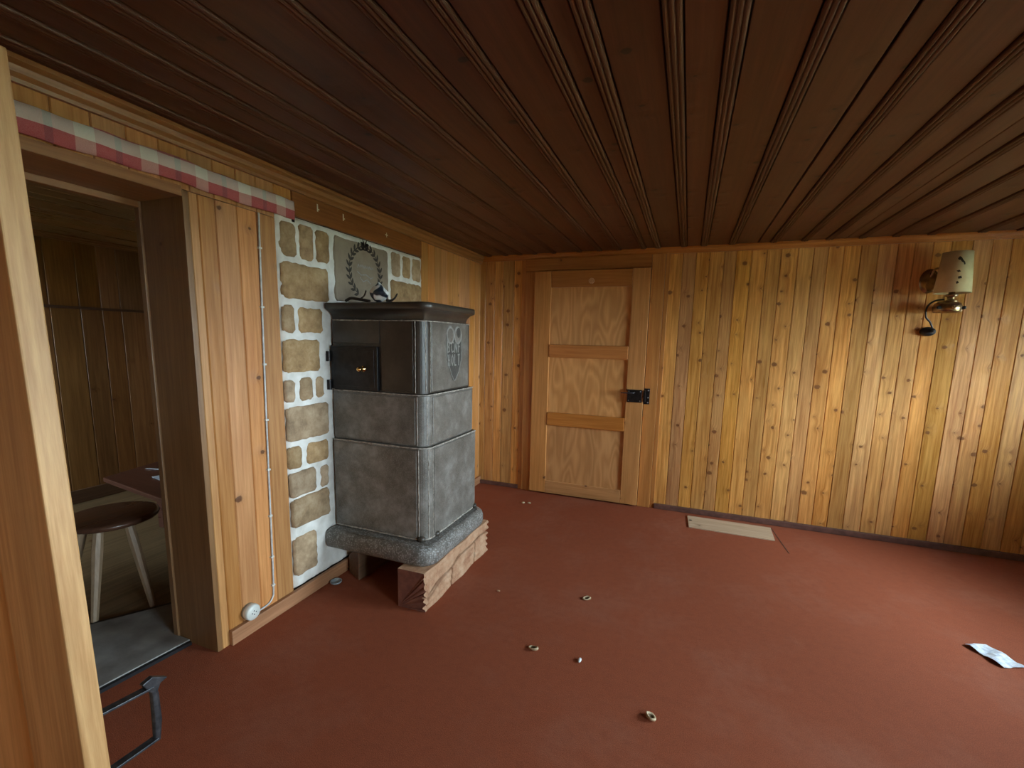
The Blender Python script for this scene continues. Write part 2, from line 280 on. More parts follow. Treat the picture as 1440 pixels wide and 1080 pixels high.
# ------------------------------------------------------------------ mesh helpers
class MB:
    def __init__(s): s.v = []; s.f = []; s.r = []; s.mi = []; s.sm = []
    def add(s, vs, fs, rnd=0.0, mi=0, smooth=False):
        o = len(s.v); s.v += [tuple(v) for v in vs]
        for f in fs: s.f.append([i+o for i in f]); s.r.append(rnd); s.mi.append(mi); s.sm.append(smooth)
        return s
    def box(s, x0, x1, y0, y1, z0, z1, rnd=0.0, mi=0):
        vs = [(x, y, z) for x in (x0, x1) for y in (y0, y1) for z in (z0, z1)]
        return s.add(vs, [(0, 1, 3, 2), (4, 6, 7, 5), (0, 4, 5, 1), (2, 3, 7, 6), (0, 2, 6, 4), (1, 5, 7, 3)], rnd, mi)
    def hexa(s, b, t, rnd=0.0, mi=0):       # b, t: 4 points each, same winding
        return s.add(list(b)+list(t), [(3, 2, 1, 0), (4, 5, 6, 7), (0, 1, 5, 4), (1, 2, 6, 5), (2, 3, 7, 6), (3, 0, 4, 7)], rnd, mi)
    def prism(s, prof, ext, rnd=0.0, mi=0, smooth=False):   # prof: list of 3D points, ext: vector
        n = len(prof); e = Vector(ext); vs = [Vector(p) for p in prof]+[Vector(p)+e for p in prof]
        fs = [tuple(range(n-1, -1, -1)), tuple(range(n, 2*n))]+[(i, (i+1) % n, n+(i+1) % n, n+i) for i in range(n)]
        return s.add(vs, fs, rnd, mi, smooth)
    def tube(s, pts, r, n=10, rnd=0.0, mi=0, cap=True, smooth=True):
        pts = [Vector(p) for p in pts]; R = r if isinstance(r, (list, tuple)) else [r]*len(pts)
        rings = []; prev = None
        for i, p in enumerate(pts):
            d = (pts[min(i+1, len(pts)-1)]-pts[max(i-1, 0)]).normalized()
            if prev is None: a = d.orthogonal().normalized()
            else: a = (prev-d*prev.dot(d)).normalized()
            prev = a; b = d.cross(a)
            rings.append([p+(a*math.cos(2*PI*k/n)+b*math.sin(2*PI*k/n))*R[i] for k in range(n)])
        vs = [v for ring in rings for v in ring]; fs = []
        for i in range(len(pts)-1):
            for k in range(n): fs.append((i*n+k, i*n+(k+1) % n, (i+1)*n+(k+1) % n, (i+1)*n+k))
        s.add(vs, fs, rnd, mi, smooth)
        if cap: s.add(rings[0], [tuple(range(n-1, -1, -1))], rnd, mi); s.add(rings[-1], [tuple(range(n))], rnd, mi)
        return s
    def lathe(s, prof, c, axis='z', n=32, rnd=0.0, mi=0, smooth=True, sx=1, sy=1):  # prof [(r, h)]
        c = Vector(c); rings = []
        for r, h in prof:
            ring = []
            for k in range(n):
                a, b = r*math.cos(2*PI*k/n)*sx, r*math.sin(2*PI*k/n)*sy
                ring.append(c+{'z': Vector((a, b, h)), 'y': Vector((a, h, b)), 'x': Vector((h, a, b))}[axis])
            rings.append(ring)
        vs = [v for q in rings for v in q]
        fs = [(i*n+k, i*n+(k+1) % n, (i+1)*n+(k+1) % n, (i+1)*n+k) for i in range(len(prof)-1) for k in range(n)]
        s.add(vs, fs, rnd, mi, smooth)
        return s
    def build(s, name, m, parent=None, bevel=0.0, seg=2, angle=0.6):
        me = bpy.data.meshes.new(name); me.from_pydata(s.v, [], s.f)
        ms = m if isinstance(m, (list, tuple)) else [m]
        for x in ms: me.materials.append(mat[x] if isinstance(x, str) else x)
        me.polygons.foreach_set('material_index', s.mi); me.polygons.foreach_set('use_smooth', s.sm)
        a = me.attributes.new('rnd', 'FLOAT', 'FACE'); a.data.foreach_set('value', s.r)
        bm = bmesh.new(); bm.from_mesh(me); bmesh.ops.recalc_face_normals(bm, faces=bm.faces); bm.to_mesh(me); bm.free()
        me.update()
        o = bpy.data.objects.new(name, me); COL.objects.link(o)
        if parent:
            o.parent = parent
            loc = Vector((0, 0, 0)); q_ = parent
            while q_: loc += q_.location; q_ = q_.parent
            if loc.length: me.transform(Matrix.Translation(-loc))
        if bevel:
            b = o.modifiers.new('bevel', 'BEVEL'); b.width = bevel; b.segments = seg; b.limit_method = 'ANGLE'; b.angle_limit = angle
        return o
def tag(o, label, cat, group=None, kind=None):
    o['label'] = label; o['category'] = cat
    if group: o['group'] = group
    if kind: o['kind'] = kind
    return o
def struct(o, label=None):
    o['kind'] = 'structure'
    if label: o['label'] = label
    return o
def thing(name, label, cat, loc=(0, 0, 0), group=None):
    o = bpy.data.objects.new(name, None); COL.objects.link(o); o.location = loc; o.empty_display_size = 0.1
    return tag(o, label, cat, group)
R = random.random
def rough_profile(y0, y1, z0, z1, n=7, j=0.004, rad=0.012):
    """slightly irregular rounded rectangle in (y, z), counter-clockwise"""
    P = []
    cs = [(y0, z0), (y1, z0), (y1, z1), (y0, z1)]
    for i in range(4):
        a, b = Vector(cs[i]), Vector(cs[(i+1) % 4]); d = (b-a); L = d.length; d.normalize(); nrm = Vector((d.y, -d.x))
        k = max(2, int(L/0.025)); r = min(rad, L*0.3)
        for q in range(k+1):
            s_ = r+(L-2*r)*q/k
            P.append(a+d*s_+nrm*random.uniform(-j, j))
    return P

# ================================================================== THE ROOM
# ---- floor: carpet runs into the doorway up to the threshold
f = MB().box(0, EX+0.3, SY-0.2, 0.1, -0.1, 0.0)
f.add([(0, -3.36, 0), (-0.245, -3.36, 0), (-0.16, -2.5, 0), (0, -2.5, 0)], [(0, 1, 2, 3)])
struct(f.build('floor', 'carpet'), 'worn rust red carpet floor')
struct(MB().box(-3.0, 0, -4.3, 0.1, -0.12, -0.004).build('floor', 'far_floor'), 'bare board floor of the adjoining room')

# ---- ceiling : boards with triple-reed beads
beads = [0.10, 0.25, 0.38, 0.51, 0.675, 0.887, 1.049, 1.199, 1.386, 1.491, 1.676, 1.814, 2.000, 2.262, 2.449, 2.591, 2.775, 2.955, 3.135, 3.38, 3.56, 3.75, 3.93, 4.12, 4.30, 4.47]
c = MB(); edges = sorted([-0.02]+beads+[2.165, 2.684, EX+0.02])
for i in range(len(edges)-1):
    a, b = edges[i], edges[i+1]; rn = R()
    ga = 0.004 if abs(a-2.165) < 1e-6 else 0.001 if a not in beads else 0.025; gb = 0.004 if abs(b-2.165) < 1e-6 else 0.001 if b not in beads else 0.025
    a += ga; b -= gb; ch = 0.002
    prof = [(a, 0, H+0.02), (a, 0, H+ch), (a+ch, 0, H), (b-ch, 0, H), (b, 0, H+ch), (b, 0, H+0.02)]
    c.prism([(x, SY-0.02, z) for x, _, z in prof], (0, -SY+0.04, 0), rn, 0)
for b in beads:
    rn = R(); prof = []
    hw = 0.021
    prof.append((b-hw, H+0.004)); prof.append((b-hw, H-0.003))
    for k, (cx, rr) in enumerate(((-0.0140, 0.0058), (0, 0.0068), (0.0140, 0.0058))):
        for q in range(7):
            a = PI-PI*q/6; prof.append((b+cx+rr*math.cos(a), H-0.0025-rr*math.sin(a)))
    prof.append((b+hw, H-0.002)); prof.append((b+hw, H+0.004))
    c.prism([(x, SY-0.02, z) for x, z in prof], (0, -SY+0.04, 0), rn, 1)
c.box(-0.1, EX+0.3, SY-0.2, 0.1, H+0.021, H+0.15, 0.5, 2)
struct(c.build('ceiling', ['ceiling', 'bead', 'crack']), 'dark stained board ceiling with reeded beads')

# ---- generic plank wall: planks in u with V grooves; to3(u, z, d) maps into space (d = out of the wall)
def planks(mb, us, z0, z1, to3, ch=0.0042, th=0.016, mi=0, z0s=None):
    for i in range(len(us)-1):
        a, b = us[i]+0.0005, us[i+1]-0.0005; rn = R(); za = z0
        prof = [(a, -th), (a, -ch), (a+ch*0.8, 0), (b-ch*0.8, 0), (b, -ch), (b, -th)]
        p0 = [to3(u, za, d) for u, d in prof]; e = Vector(to3(a, z1, 0))-Vector(to3(a, za, 0))
        mb.prism(p0, e, rn, mi)
back3 = lambda u, z, d: (u, -d, z)
left3 = lambda u, z, d: (d, u, z)
# ---- back wall
wb = MB()
planks(wb, [-0.01, 0.051, 0.137, 0.215, 0.317, 0.395, 0.44], 0, 2.04, back3)
us = [1.56, 1.579, 1.675, 1.768, 1.86, 1.959, 2.039, 2.137, 2.232, 2.321, 2.425, 2.518, 2.602, 2.694, 2.788, 2.884, 2.987, 3.076, 3.169, 3.261, 3.365, 3.459, 3.551, 3.654,
      3.75, 3.845, 3.94, 4.04, 4.14, 4.24, 4.33, 4.42, 4.51, 4.60]
planks(wb, us[1:], 0, 2.04, back3)
wb.box(-0.3, EX+0.3, 0.017, 0.16, -0.1, 2.2, 0.3, 1)
struct(wb.build('wall_back', ['wall_v_x', 'crack']), 'golden pine board wall at the back')
# door casing
dc = MB()
dc.box(0.43, 0.521, -0.022, 0.018, 0, 1.905, .45); dc.box(1.455, 1.553, -0.022, 0.018, 0, 2.005, .4)
dc.box(1.555, 1.585, -0.012, 0.018, 0, 2.02, .7)
dc.box(0.395, 0.431, -0.010, 0.018, 0, 2.005, .6)
struct(dc.build('trim_1', 'casing_v', bevel=0.002), 'upright casing boards beside the panelled door')
struct(MB().box(0.43, 1.453, -0.024, 0.018, 1.907, 2.006, .3).build('trim_2', 'casing_h', bevel=0.002), 'head casing board over the panelled door')
# back cornice and baseboard
def cornice_prof(s=1.0): return [(0, 0), (0.010*s, 0), (0.012*s, 0.008*s), (0.020*s, 0.016*s), (0.024*s, 0.028*s), (0.036*s, 0.034*s), (0.036*s, 0.044*s), (0, 0.044*s)]
cb = MB().prism([(0.0, -d, 2.006+z) for d, z in cornice_prof()], (EX, 0, 0), .2, 0)
struct(cb.build('trim_3', 'casing_h'), 'narrow cornice moulding along the back wall')
bb = MB().box(1.586, EX, -0.022, 0.018, 0, 0.040).box(0.0, 0.395, -0.018, 0.018, 0, 0.034)
struct(bb.build('baseboard_back', 'back_base', bevel=0.004), 'low mauve brown skirting along the back wall')

# ---- left wall : solid core with doorway, board facing
DN, DS = -2.53, -3.34        # doorway north / south jamb
wl = MB()
wl.box(-0.20, -0.017, DN+0.0, 0.1, -0.1, 2.2, .3, 1); wl.box(-0.20, -0.017, SY-0.2, DS, -0.1, 2.2, .3, 1); wl.box(-0.20, -0.017, DS, DN, 1.86, 2.2, .3, 1)
planks(wl, [-2.53, -2.495, -2.428, -2.335, -2.245, -2.150], 0.0, 1.845, left3)
planks(wl, [-0.962, -0.872, -0.78, -0.685, -0.59, -0.50, -0.405, -0.31, -0.215, -0.12, -0.02, 0.0], 0.0, 2.03, left3)
planks(wl, [-4.6, -4.5, -4.4, -4.3, -4.2, -4.1, -4.0, -3.9, -3.8, -3.7, -3.6, -3.5, -3.42, -3.34], 0.0, 2.03, left3)
planks(wl, [-3.34, -3.28, -3.185, -3.09, -3.0, -2.905, -2.81, -2.716, -2.619, -2.521, -2.429, -2.332, -2.241, -2.15], 1.848, 2.03, left3)
planks(wl, [-2.15, -2.055], 1.882, 2.03, left3)
struct(wl.build('wall_left', ['wall_v_y', 'crack']), 'brown board wall on the left, beside the doorway and the stove')
struct(MB().box(-0.017, 0.004, -2.053, -0.964, 1.882, 2.03, .3).build('trim_4', 'wall_h_y', bevel=0.002), 'dark stained board above the stone facing')
cl = MB().prism([(d, SY, 1.990+z) for d, z in cornice_prof(1.35)], (0, -SY, 0), .2, 0)
struct(cl.build('trim_5', 'trim_y'), 'brown cornice moulding along the left wall')
bl = MB().box(0, 0.022, -2.500, 0.0, 0, 0.066)
struct(bl.build('baseboard_left', 'base_y', bevel=0.003), 'bare brown skirting under the stone facing')
# doorway lining
jb = MB()
jb.box(-0.235, 0.002, DN-0.022, DN, 0, 1.845, .2); jb.box(-0.262, -0.235, DN-0.03, DN+0.05, 0.0, 1.86, .9); jb.box(-0.235, 0.002, DS, DS+0.022, 0, 1.845, .6)
struct(jb.build('trim_6', 'jamb', bevel=0.002), 'brown upright lining of the open doorway')
struct(MB().box(-0.235, 0.002, DS+0.022, DN-0.022, 1.822, 1.858, .5).box(-0.262, -0.236, DS, DN, 1.80, 1.87, .4).build('trim_7', 'trim_y', bevel=0.002), 'brown head lining of the open doorway')
# threshold
th = MB().prism([(-0.165, -2.555, 0.0), (-0.245, -3.31, 0.0), (-1.10, -3.31, 0.0), (-0.475, -2.35, 0.0), (-0.262, -2.35, 0.0), (-0.262, -2.555, 0)], (0, 0, 0.018), .4)
tho = tag(th.build('threshold', 'grey_sill', bevel=0.003), 'worn dark grey threshold slab between the carpet and the adjoining room', 'threshold')
MB().prism([(-0.475, -2.335, 0), (-1.115, -3.31, 0), (-1.14, -3.31, 0), (-0.50, -2.335, 0)], (0, 0, 0.010)).build('edge_strip', 'black_plastic', tho)['label'] = 'black gap strip on the far edge'
bmk = MB().prism([(-0.148, -2.56, 0), (-0.228, -3.31, 0), (-0.244, -3.31, 0.0), (-0.164, -2.56, 0.0)], (0, 0, 0.014))
bmk.build('edge_strip', 'black_plastic', tho)['label'] = 'black edge strip'

# ---- hidden walls behind and to the right
def east_wall():
    m = MB(); x0, x1 = EX, EX+0.22
    ys = [SY-0.2]+[v for s_ in sorted(WINS) for v in s_]+[0.16]
    for i in range(0, len(ys), 2): m.box(x0, x1, ys[i], ys[i+1], -0.1, 2.2, .2)
    for a, b in WINS: m.box(x0, x1, a, b, -0.1, WZ[0], .5); m.box(x0, x1, a, b, WZ[1], 2.2, .6)
    return m
struct(east_wall().build('wall_right', 'wall_v_y'), 'pine wall with windows on the right')
struct(MB().box(-0.2, EX+0.3, SY-0.22, SY, -0.1, 2.2, .2).build('wall_front', 'wall_v_x'), 'pine wall behind the camera')
for i, (a, b) in enumerate(WINS):
    fr = MB(); x0, x1 = EX+0.09, EX+0.14; t_ = 0.045
    for (ya, yb, za, zb) in ((a, a+t_, *WZ), (b-t_, b, *WZ), (a, b, WZ[0], WZ[0]+t_), (a, b, WZ[1]-t_, WZ[1]), ((a+b)/2-0.03, (a+b)/2+0.03, *WZ)):
        fr.box(x0, x1, ya, yb, za, zb)
    w_ = struct(fr.build('window_%d' % (i+1), 'casing_v', bevel=0.003), 'wooden casement window in the right wall')
    MB().box(EX+0.112, EX+0.116, a+t_, b-t_, WZ[0]+t_, WZ[1]-t_).build('pane', 'glass', w_)
struct(MB().box(-40, 60, -60, 50, -1.3, -1.2).build('ground', 'outside_ground'), 'meadow outside')

# ---- adjoining room
fr = MB()
ys = [-4.1, -3.95]
while ys[-1] < -0.5: ys.append(ys[-1]+random.uniform(0.13, 0.19))
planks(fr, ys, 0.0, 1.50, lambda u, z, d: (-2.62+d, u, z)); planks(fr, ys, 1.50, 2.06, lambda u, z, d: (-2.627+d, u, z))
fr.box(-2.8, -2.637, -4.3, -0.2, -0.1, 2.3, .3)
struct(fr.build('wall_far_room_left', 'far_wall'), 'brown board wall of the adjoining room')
xs = [-2.62, -2.45, -2.3, -2.12, -1.95, -1.8, -1.62, -1.45, -1.3, -1.12, -0.95, -0.8, -0.62, -0.45, -0.3, -0.2]
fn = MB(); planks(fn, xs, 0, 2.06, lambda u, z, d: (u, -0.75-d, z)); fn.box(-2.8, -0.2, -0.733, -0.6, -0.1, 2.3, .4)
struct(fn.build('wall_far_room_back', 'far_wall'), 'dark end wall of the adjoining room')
fs = MB()
fs.box(-2.8, FW[0], -4.22, -4.05, -0.1, 2.3, .3); fs.box(FW[1], -0.2, -4.22, -4.05, -0.1, 2.3, .4); fs.box(FW[0], FW[1], -4.22, -4.05, -0.1, 0.9, .5); fs.box(FW[0], FW[1], -4.22, -4.05, 1.8, 2.3, .6)
struct(fs.build('wall_far_room_front', 'far_wall'), 'window wall of the adjoining room')
wf = MB()
for a in ((FW[0], FW[0]+.04, .9, 1.8), (FW[1]-.04, FW[1], .9, 1.8), (FW[0], FW[1], .9, .94), (FW[0], FW[1], 1.76, 1.8), (-2.21, -2.19, .9, 1.8)): wf.box(a[0], a[1], -4.16, -4.12, a[2], a[3])
w3 = struct(wf.build('window_3', 'casing_v'), 'window of the adjoining room')
MB().box(FW[0]+.04, FW[1]-.04, -4.142, -4.138, .94, 1.76).build('pane', 'glass', w3)
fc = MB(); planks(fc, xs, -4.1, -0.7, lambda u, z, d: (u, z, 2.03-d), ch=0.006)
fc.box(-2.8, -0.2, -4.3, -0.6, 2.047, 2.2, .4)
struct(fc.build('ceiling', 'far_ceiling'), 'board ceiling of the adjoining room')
struct(MB().prism([(-2.62+d, -4.05, 1.99+z) for d, z in cornice_prof(0.9)], (0, 3.3, 0)).build('trim_8', 'trim_y'), 'cornice moulding of the adjoining room')
struct(MB().box(-2.62, -2.60, -2.10, -0.75, 1.495, 1.515).build('trim_9', 'dark_wood'), 'thin batten across the adjoining room wall')
struct(MB().box(-2.62, -2.60, -4.05, -0.75, 0.0, 0.10).build('baseboard_far_room', 'dark_wood'), 'dark skirting of the adjoining room')

# ================================================================== PANELLED DOOR
door = struct(thing('door_1', 'pine plank door with three plywood panels', 'door', (0.53, -0.02, 0)))
del door['category']
Y0, Y1 = -0.050, -0.024     # leaf front / back
yp = -0.036
MB().box(0.521, 0.664, Y0, Y1, 0.012, 1.902, .2).box(1.318, 1.452, Y0, Y1, 0.012, 1.904, .7).build('stile', 'leaf_v', door, bevel=0.003)
MB().box(0.665, 1.317, Y0, Y1, 1.770, 1.902, .3).build('rail', 'leaf_h', door, bevel=0.003)
MB().box(0.665, 1.317, Y0-0.006, Y1, 1.198, 1.306, .5).build('rail', 'leaf_h', door, bevel=0.005)
MB().box(0.665, 1.317, Y0-0.006, Y1, 0.618, 0.730, .8).build('rail', 'leaf_h', door, bevel=0.005)
MB().box(0.665, 1.317, Y0, Y1, 0.012, 0.122, .1).build('rail', 'leaf_b', door, bevel=0.003)
for z0, z1, rn in ((1.306, 1.770, .11), (0.730, 1.198, .43), (0.122, 0.618, .79)):
    MB().box(0.664, 1.318, yp, Y1, z0, z1, rn).build('panel', 'ply', door)
rs = MB().lathe([(0.0, -0.004), (0.010, -0.004), (0.013, -0.002), (0.016, -0.006), (0.022, -0.006), (0.024, 0.0)], (0.999, Y0, 1.816), 'y', 24)
rs.build('rosette', 'rosette', door)
lk = MB().box(1.330, 1.443, Y0-0.016, Y0, 0.865, 0.966)
for a, b in ((1.341, .952), (1.341, .878), (1.430, .952), (1.430, .878)): lk.lathe([(0.0, -0.003), (0.004, -0.002), (0.0045, 0)], (a, Y0-0.016, b), 'y', 8, mi=1)
lock = lk.build('lock_case', ['black_iron', 'iron_edge'], door, bevel=0.002)
hd = MB().tube([(1.385, Y0-0.016, 0.944), (1.385, Y0-0.045, 0.944), (1.378, Y0-0.055, 0.944), (1.34, Y0-0.060, 0.942), (1.285, Y0-0.058, 0.940)], [0.006, 0.006, 0.006, 0.0055, 0.0045], 8)
h_ = hd.build('lock_lever', 'dark_iron', door)
# keeper and screws belong to the frame
kp = thing('door_keeper', 'black iron keeper plate on the casing, right of the door lock', 'latch plate', (1.475, -0.022, 0.915))
k1 = MB().box(1.458, 1.500, -0.034, -0.0225, 0.852, 0.978).box(1.456, 1.470, -0.060, -0.034, 0.872, 0.962)
k1.build('plate', 'black_iron', kp, bevel=0.002)
for zz in (0.866, 0.905, 0.962):
    MB().lathe([(0.0, -0.003), (0.005, -0.002), (0.006, 0)], (1.488, -0.0345, zz), 'y', 10).build('screw', 'iron_edge', kp)

# ================================================================== STONE FACING
sf = thing('stone_facing', 'whitewashed stone facing on the left wall behind the stove', 'stone facing', (0, -1.55, 0.066))
mm = MB()
P = []
yy0, yy1, zz0, zz1 = -2.148, -0.964, 0.067, 1.880
ny, nz_ = 90, 130
for i in range(ny+1):
    for j in range(nz_+1):
        y = yy0+(yy1-yy0)*i/ny; z = zz0+(zz1-zz0)*j/nz_
        d = 0.006+0.003*math.sin(y*61+z*13)*math.sin(z*47-y*9)+random.uniform(-0.0012, 0.0012)
        if z < 0.16: d += 0.004
        if i in (0, ny) or j in (0, nz_): d = -0.0165
        P.append((d, y, z))
mm.add(P, [(i*(nz_+1)+j, (i+1)*(nz_+1)+j, (i+1)*(nz_+1)+j+1, i*(nz_+1)+j+1) for i in range(ny) for j in range(nz_)], smooth=True)
mm.build('mortar', 'mortar', sf)
stones = [(-2.136, -2.045, 1.690, 1.845), (-2.028, -1.942, 1.688, 1.855), (-1.926, -1.838, 1.694, 1.850), (-2.138, -1.850, 1.500, 1.668),
 (-1.312, -1.218, 1.710, 1.858), (-1.196, -1.106, 1.716, 1.852), (-1.087, -0.984, 1.710, 1.856), (-1.323, -0.982, 1.540, 1.688),
 (-2.142, -2.075, 1.340, 1.472), (-2.053, -1.897, 1.343, 1.466), (-2.146, -1.927, 1.154, 1.313), (-2.151, -2.093, 1.013, 1.121),
 (-2.065, -1.980, 1.012, 1.127), (-1.961, -1.908, 1.017, 1.130), (-2.146, -1.880, 0.818, 0.992), (-2.152, -2.070, 0.683, 0.797),
 (-2.040, -1.889, 0.682, 0.796), (-2.150, -1.984, 0.540, 0.668), (-1.956, -1.895, 0.540, 0.660), (-2.146, -1.897, 0.382, 0.532),
 (-2.145, -1.998, 0.130, 0.336)]
sb1 = sb = MB(); sb2 = MB()
for (a, b, c0, c1) in sorted(stones, key=lambda q: q[0] > -1.5):
    if a > -1.5 and sb is not sb2 : sb = sb2
    rn = R(); pr = rough_profile(a, b, c0, c1, j=0.0028, rad=0.014)
    n = len(pr); h = random.uniform(0.012, 0.017)
    ctr = Vector(((a+b)/2, (c0+c1)/2))
    l0 = [(0.0, p.x, p.y) for p in pr]
    l1 = [(h*0.75+random.uniform(-.001, .001), *(p+(ctr-p).normalized()*0.004)) for p in pr]
    l2 = [(h+random.uniform(-.0008, .0008), *(p+(ctr-p).normalized()*0.013)) for p in pr]
    vs = l0+l1+l2+[(h+0.001, ctr.x, ctr.y)]
    fs_ = [(k*n+i, k*n+(i+1) % n, (k+1)*n+(i+1) % n, (k+1)*n+i) for k in (0, 1) for i in range(n)]+[(2*n+i, 2*n+(i+1) % n, 3*n) for i in range(n)]
    sb.add(vs, fs_, rn, 0, True)
sb1.build('stone_blocks', 'stone', sf); sb2.build('stone_blocks', 'stone', sf)
ws = MB(); pr = rough_profile(-1.806, -1.350, 1.515, 1.850, j=0.003, rad=0.012); n = len(pr)
ctr = Vector((-1.575, 1.685))
ws.add([(0.0, p.x, p.y) for p in pr]+[(0.013, *(p+(ctr-p).normalized()*0.006)) for p in pr], [(i, (i+1) % n, n+(i+1) % n, n+i) for i in range(n)]+[tuple(range(n, 2*n))])
wso = ws.build('wreath_stone', 'wreath_stone', sf); wso['label'] = 'large grey-brown stone with a painted wreath'
# painted laurel wreath (two curved sprigs with leaves), thin paint film on the stone
pw = MB(); X = 0.0134
def leaf(y, z, ang, L, W_):
    ca, sa = math.cos(ang), math.sin(ang); pts = []
    for t_, w_ in ((0, 0), (0.25, 0.8), (0.5, 1), (0.8, 0.6), (1, 0), (0.8, -0.6), (0.5, -1), (0.25, -0.8)):
        pts.append((X+0.0006, y+ca*t_*L-sa*w_*W_, z+sa*t_*L+ca*w_*W_))
    pw.add(pts, [tuple(range(8))])
for sgn in (-1, 1):
    prev = None
    for k in range(12):
        a = PI/2+sgn*k*0.243
        cy, cz = -1.566+0.132*math.cos(a), 1.693+0.140*math.sin(a)
        tang = a-sgn*PI/2
        if prev: 
            d = Vector((cy-prev[0], cz-prev[1])); nn = Vector((-d.y, d.x)).normalized()*0.0032
            pw.add([(X+0.0005, prev[0]+nn.x, prev[1]+nn.y), (X+0.0005, prev[0]-nn.x, prev[1]-nn.y), (X+0.0005, cy-nn.x, cz-nn.y), (X+0.0005, cy+nn.x, cz+nn.y)], [(0, 1, 2, 3)])
        prev = (cy, cz)
        leaf(cy, cz, tang+0.65, 0.040, 0.0078); leaf(cy, cz, tang-0.65, 0.040, 0.0078)
for a in (0.4, 1.1, 2.0, 2.7): leaf(-1.566, 1.835, a, 0.045, 0.005)
wr = pw.build('painted_wreath', 'paint_black', wso); wr['label'] = 'dark painted laurel wreath'
# faint monogram strokes inside the wreath
def stroke(mb, pts, wd, x=X+0.0007):
    for i in range(len(pts)-1):
        a, b = Vector(pts[i]), Vector(pts[i+1]); d = (b-a).normalized(); nn = Vector((-d.y, d.x))*wd/2; a -= d*wd*0.3; b += d*wd*0.3
        mb.add([(x, *(a+nn)), (x, *(a-nn)), (x, *(b-nn)), (x, *(b+nn))], [(0, 1, 2, 3)])
GL = {'B': [[(0, 0), (0, 1), (.6, .9), (.6, .6), (0, .5), (.7, .4), (.7, .1), (0, 0)]], 'C': [[(.8, .9), (.3, 1), (0, .7), (0, .3), (.3, 0), (.8, .1)]],
      'N': [[(0, 0), (0, 1), (.7, 0), (.7, 1)]], 'F': [[(0, 0), (0, 1), (.7, 1)], [(0, .55), (.5, .55)]], 'H': [[(0, 0), (0, 1)], [(.7, 0), (.7, 1)], [(0, .5), (.7, .5)]],
      'O': [[(.35, 0), (0, .3), (0, .7), (.35, 1), (.7, .7), (.7, .3), (.35, 0)]], 'L': [[(0, 1), (0, 0), (.6, 0)]], 'T': [[(.35, 0), (.35, 1)], [(0, 1), (.7, 1)]], 'I': [[(.3, 0), (.3, 1)]],
      'S': [[(.7, .9), (.3, 1), (0, .8), (.2, .55), (.6, .45), (.7, .2), (.4, 0), (0, .1)]], 'M': [[(0, 0), (0, 1), (.4, .4), (.8, 1), (.8, 0)]]}
def letters(mb, txt, y, z, sy, sz, adv, wd, x):
    for ch in txt:
        for st in GL.get(ch, []): stroke(mb, [(y+u*sy, z+v*sz) for u, v in st], wd, x)
        y += adv
mg = MB()
for q in range(9):
    y_ = -1.63+q*0.0155; stroke(mg, [(y_, 1.712+0.004*(q % 3)), (y_+0.007, 1.733-0.003*(q % 2)), (y_+0.012, 1.716+0.003*((q+1) % 2))], 0.0035, X+0.0006)
stroke(mg, [(-1.632, 1.69), (-1.60, 1.675), (-1.56, 1.682), (-1.52, 1.665), (-1.50, 1.675)], 0.005, X+0.0006)
stroke(mg, [(-1.61, 1.66), (-1.585, 1.64), (-1.55, 1.655), (-1.52, 1.635)], 0.005, X+0.0006)
mg.build('faded_marks', 'paint_grey', wso)['label'] = 'faded grey illegible squiggles inside the wreath'

# ================================================================== TILED STOVE
st = thing('masonry_stove', 'dark grey soapstone block stove standing against the stone facing', 'stove', (0.3, -1.58, 0.2))
def tier(name, x1, ys_, yn, z0, z1, r, m, panel=True):
    pts = [(0.020, yn), (0.020, ys_)]
    for q in range(9):
        a = -PI/2+PI/2*q/8; pts.append((x1-r+r*math.cos(a), ys_+r+r*math.sin(a)))
    for q in range(7):
        a = PI/2*q/6; pts.append((x1-r*.6+r*.6*math.cos(a), yn-r*.6+r*.6*math.sin(a)))
    mb = MB(); n = len(pts); e = 0.006
    def ring(ins, z):
        cx, cy = (0.020+x1)/2, (ys_+yn)/2
        return [(x if x < 0.021 else x-ins*(1 if x > cx else 0), y+(ins if y < cy else -ins), z) for x, y in pts]
    rings = [ring(e, z0), ring(0, z0+e), ring(0, z1-e), ring(e, z1)]
    vs = [v for q in rings for v in q]
    fs_ = [(k*n+i, k*n+(i+1) % n, (k+1)*n+(i+1) % n, (k+1)*n+i) for k in range(3) for i in range(n)]+[tuple(range(n-1, -1, -1)), tuple(range(3*n, 4*n))]
    mb.add(vs, fs_, R())
    o = mb.build(name, m, st)
    return o
# slightly raised face plates between corner columns
def faces(x1, ys_, yn, z0, z1, r, m, xd=0.0, both=True):
    MB().box(x1-0.004, x1+0.005, ys_+r*1.25, yn-r*0.75, z0+0.012, z1-0.012, R()).build('side_slab', m[0], st, bevel=0.004, seg=2)
    MB().box(0.022, x1-r*1.0, ys_-0.005, ys_+0.004, z0+0.012, z1-0.012, R()).build('front_slab', m[1], st, bevel=0.004, seg=2)
T = [('lower_block', 0.592, -1.862, -1.285, 0.305, 0.790), ('middle_block', 0.580, -1.852, -1.305, 0.790, 1.052), ('upper_block', 0.568, -1.845, -1.330, 1.052, 1.420)]
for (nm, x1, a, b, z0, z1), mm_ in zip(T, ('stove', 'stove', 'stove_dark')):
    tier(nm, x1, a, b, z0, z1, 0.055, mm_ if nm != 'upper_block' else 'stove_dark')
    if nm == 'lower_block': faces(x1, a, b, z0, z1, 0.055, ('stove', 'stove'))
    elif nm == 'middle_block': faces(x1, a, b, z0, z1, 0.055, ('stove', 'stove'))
    else: MB().box(x1-0.004, x1+0.005, a+0.068, b-0.042, z0+0.012, z1-0.008, R()).build('side_slab', 'stove', st, bevel=0.004)
